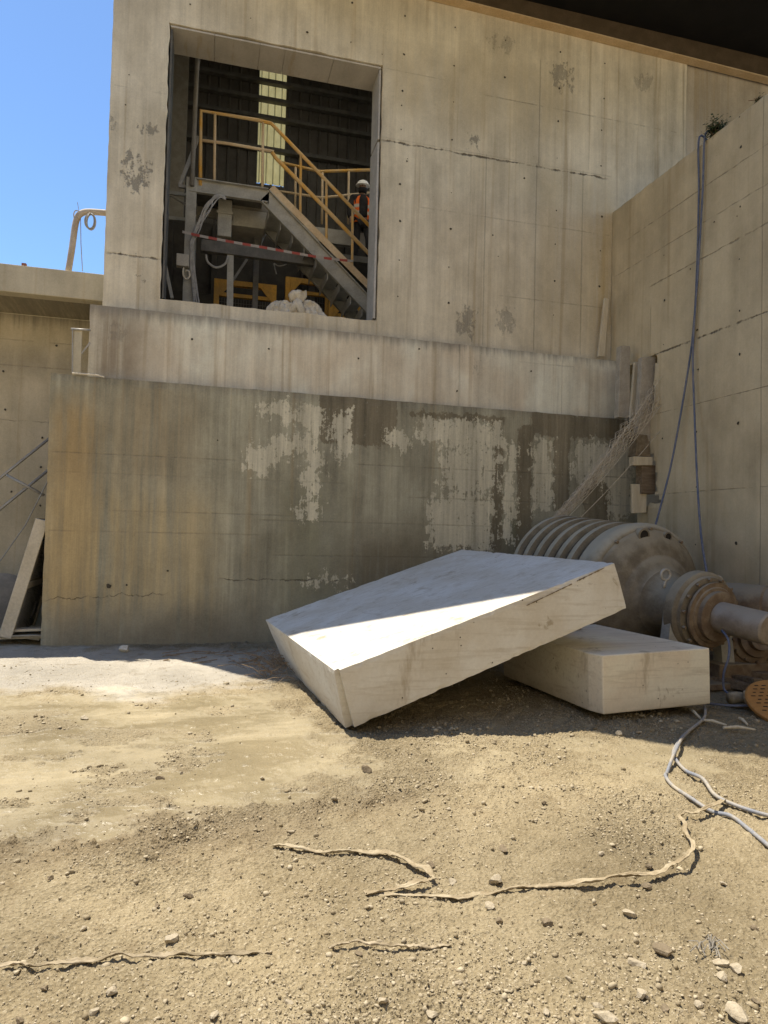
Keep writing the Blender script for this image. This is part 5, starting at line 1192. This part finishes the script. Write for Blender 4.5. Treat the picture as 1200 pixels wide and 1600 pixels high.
# dry brush by the slab
m = MB(); rr_ = random.Random(8)
for k in range(90):
    p = gpt(rr_.gauss(428, 16), rr_.gauss(1045, 10), .01); a_ = rr_.uniform(0, 6.28); l_ = rr_.uniform(.08, .35)
    q = p+Vector((math.cos(a_)*l_, math.sin(a_)*l_*.6, rr_.uniform(.0, .16))); m.tube([p, (p+q)/2+Vector((rr_.gauss(0, .02), rr_.gauss(0, .02), .03)), q], .0035, 4, cap=False)
o = m.build('dry_brush', M_twig); own_origin(o, gpt(428, 1045, 0)); tag(o, 'heap of dry twigs on the ground against the left end of the tilted slab', 'twigs')
m = MB()
for k in range(40):
    p = gpt(rr_.uniform(250, 420), rr_.uniform(1015, 1040), .012); a_ = rr_.gauss(0, .5); l_ = rr_.uniform(.05, .3)
    m.tube([p, p+Vector((math.cos(a_)*l_, math.sin(a_)*l_, rr_.uniform(0, .02)))], .005, 4)
o = m.build('wood_litter', M_twig); own_origin(o, gpt(330, 1030, 0)); tag(o, 'scattered twigs and litter in the shade along the block foot', 'litter', kind='stuff')

# ------------------------------------------------------------------ stones one can count
own = [(265, 1466, 28, 'M', 'largest flat angular stone lying just above the left cloth strip'), (776, 1373, 24, 'L', 'pale white stone lying right above the long cloth strip'),
       (786, 1323, 18, 'D', 'brown grey stone up the dirt from the pale white stone'), (294, 1397, 15, 'D', 'dark stone alone in the left middle of the dirt'),
       (573, 1206, 18, 'D', 'dark stone on the mud below the near corner of the tilted slab'), (968, 1148, 14, 'L', 'round pale pebble at the shadow edge below the smaller block'),
       (194, 1016, 22, 'W', 'white lump of plaster at the foot of the brown block'), (1001, 1554, 22, 'L', 'upright pale stone near the lower right edge of the dirt'),
       (1127, 1502, 26, 'L', 'rounded pale stone, topmost of the cluster at lower right'), (1149, 1513, 22, 'L', 'rounded pale stone, rightmost of the cluster at lower right'),
       (1034, 1486, 26, 'D', 'brown angular stone left of the cluster at lower right'), (250, 1215, 13, 'D', 'small dark stone lying out on the smooth wet mud'),
       (410, 1215, 10, 'L', 'small greenish pale stone on the smooth wet mud'), (1155, 1590, 36, 'L', 'big pale flat stone at the bottom right corner'), (945, 1590, 30, 'L', 'pale wedge stone at the bottom edge'), (856, 1441, 20, 'D', 'dark stone with a long shadow in the middle right dirt')]
mats = {'M': M_stone, 'L': M_stone, 'D': M_stone_d, 'W': M_white}
for i, (a, b, w, k, lab) in enumerate(own): rock('stone', a, b, w*1.1, mats[k], lab, seed=i)
rest = [(672, 1349, 15), (706, 1373, 17), (767, 1411, 18), (1011, 1383, 15), (997, 1502, 22), (1127, 1526, 19), (1039, 1571, 16), (717, 1535, 15), (675, 1577, 18), (1016, 1351, 14), (982, 1428, 20), (1130, 1372, 12), (781, 1433, 14), (854, 1583, 18), (935, 1571, 16), (80, 1370, 11), (367, 1496, 17), (337, 1583, 18), (245, 1414, 11), (129, 1451, 11), (265, 1420, 10), (70, 1541, 17), (172, 1551, 20), (147, 1578, 15), (32, 1590, 16), (132, 1119, 12), (283, 1207, 8), (560, 1490, 12), (600, 1560, 16), (450, 1560, 14), (505, 1595, 18), (820, 1500, 12), (890, 1530, 14), (1180, 1440, 14), (455, 1300, 12), (700, 1265, 10), (850, 1255, 10), (940, 1330, 11), (1090, 1570, 15), (1180, 1560, 14)]
for i, (a, b, w) in enumerate(rest):
    rock('stone', a, b, w*1.1, M_stone_d if i % 3 == 0 else M_stone, 'small tan stone lying loose on the open dirt', group='small stones scattered over the dirt', seed=40+i)
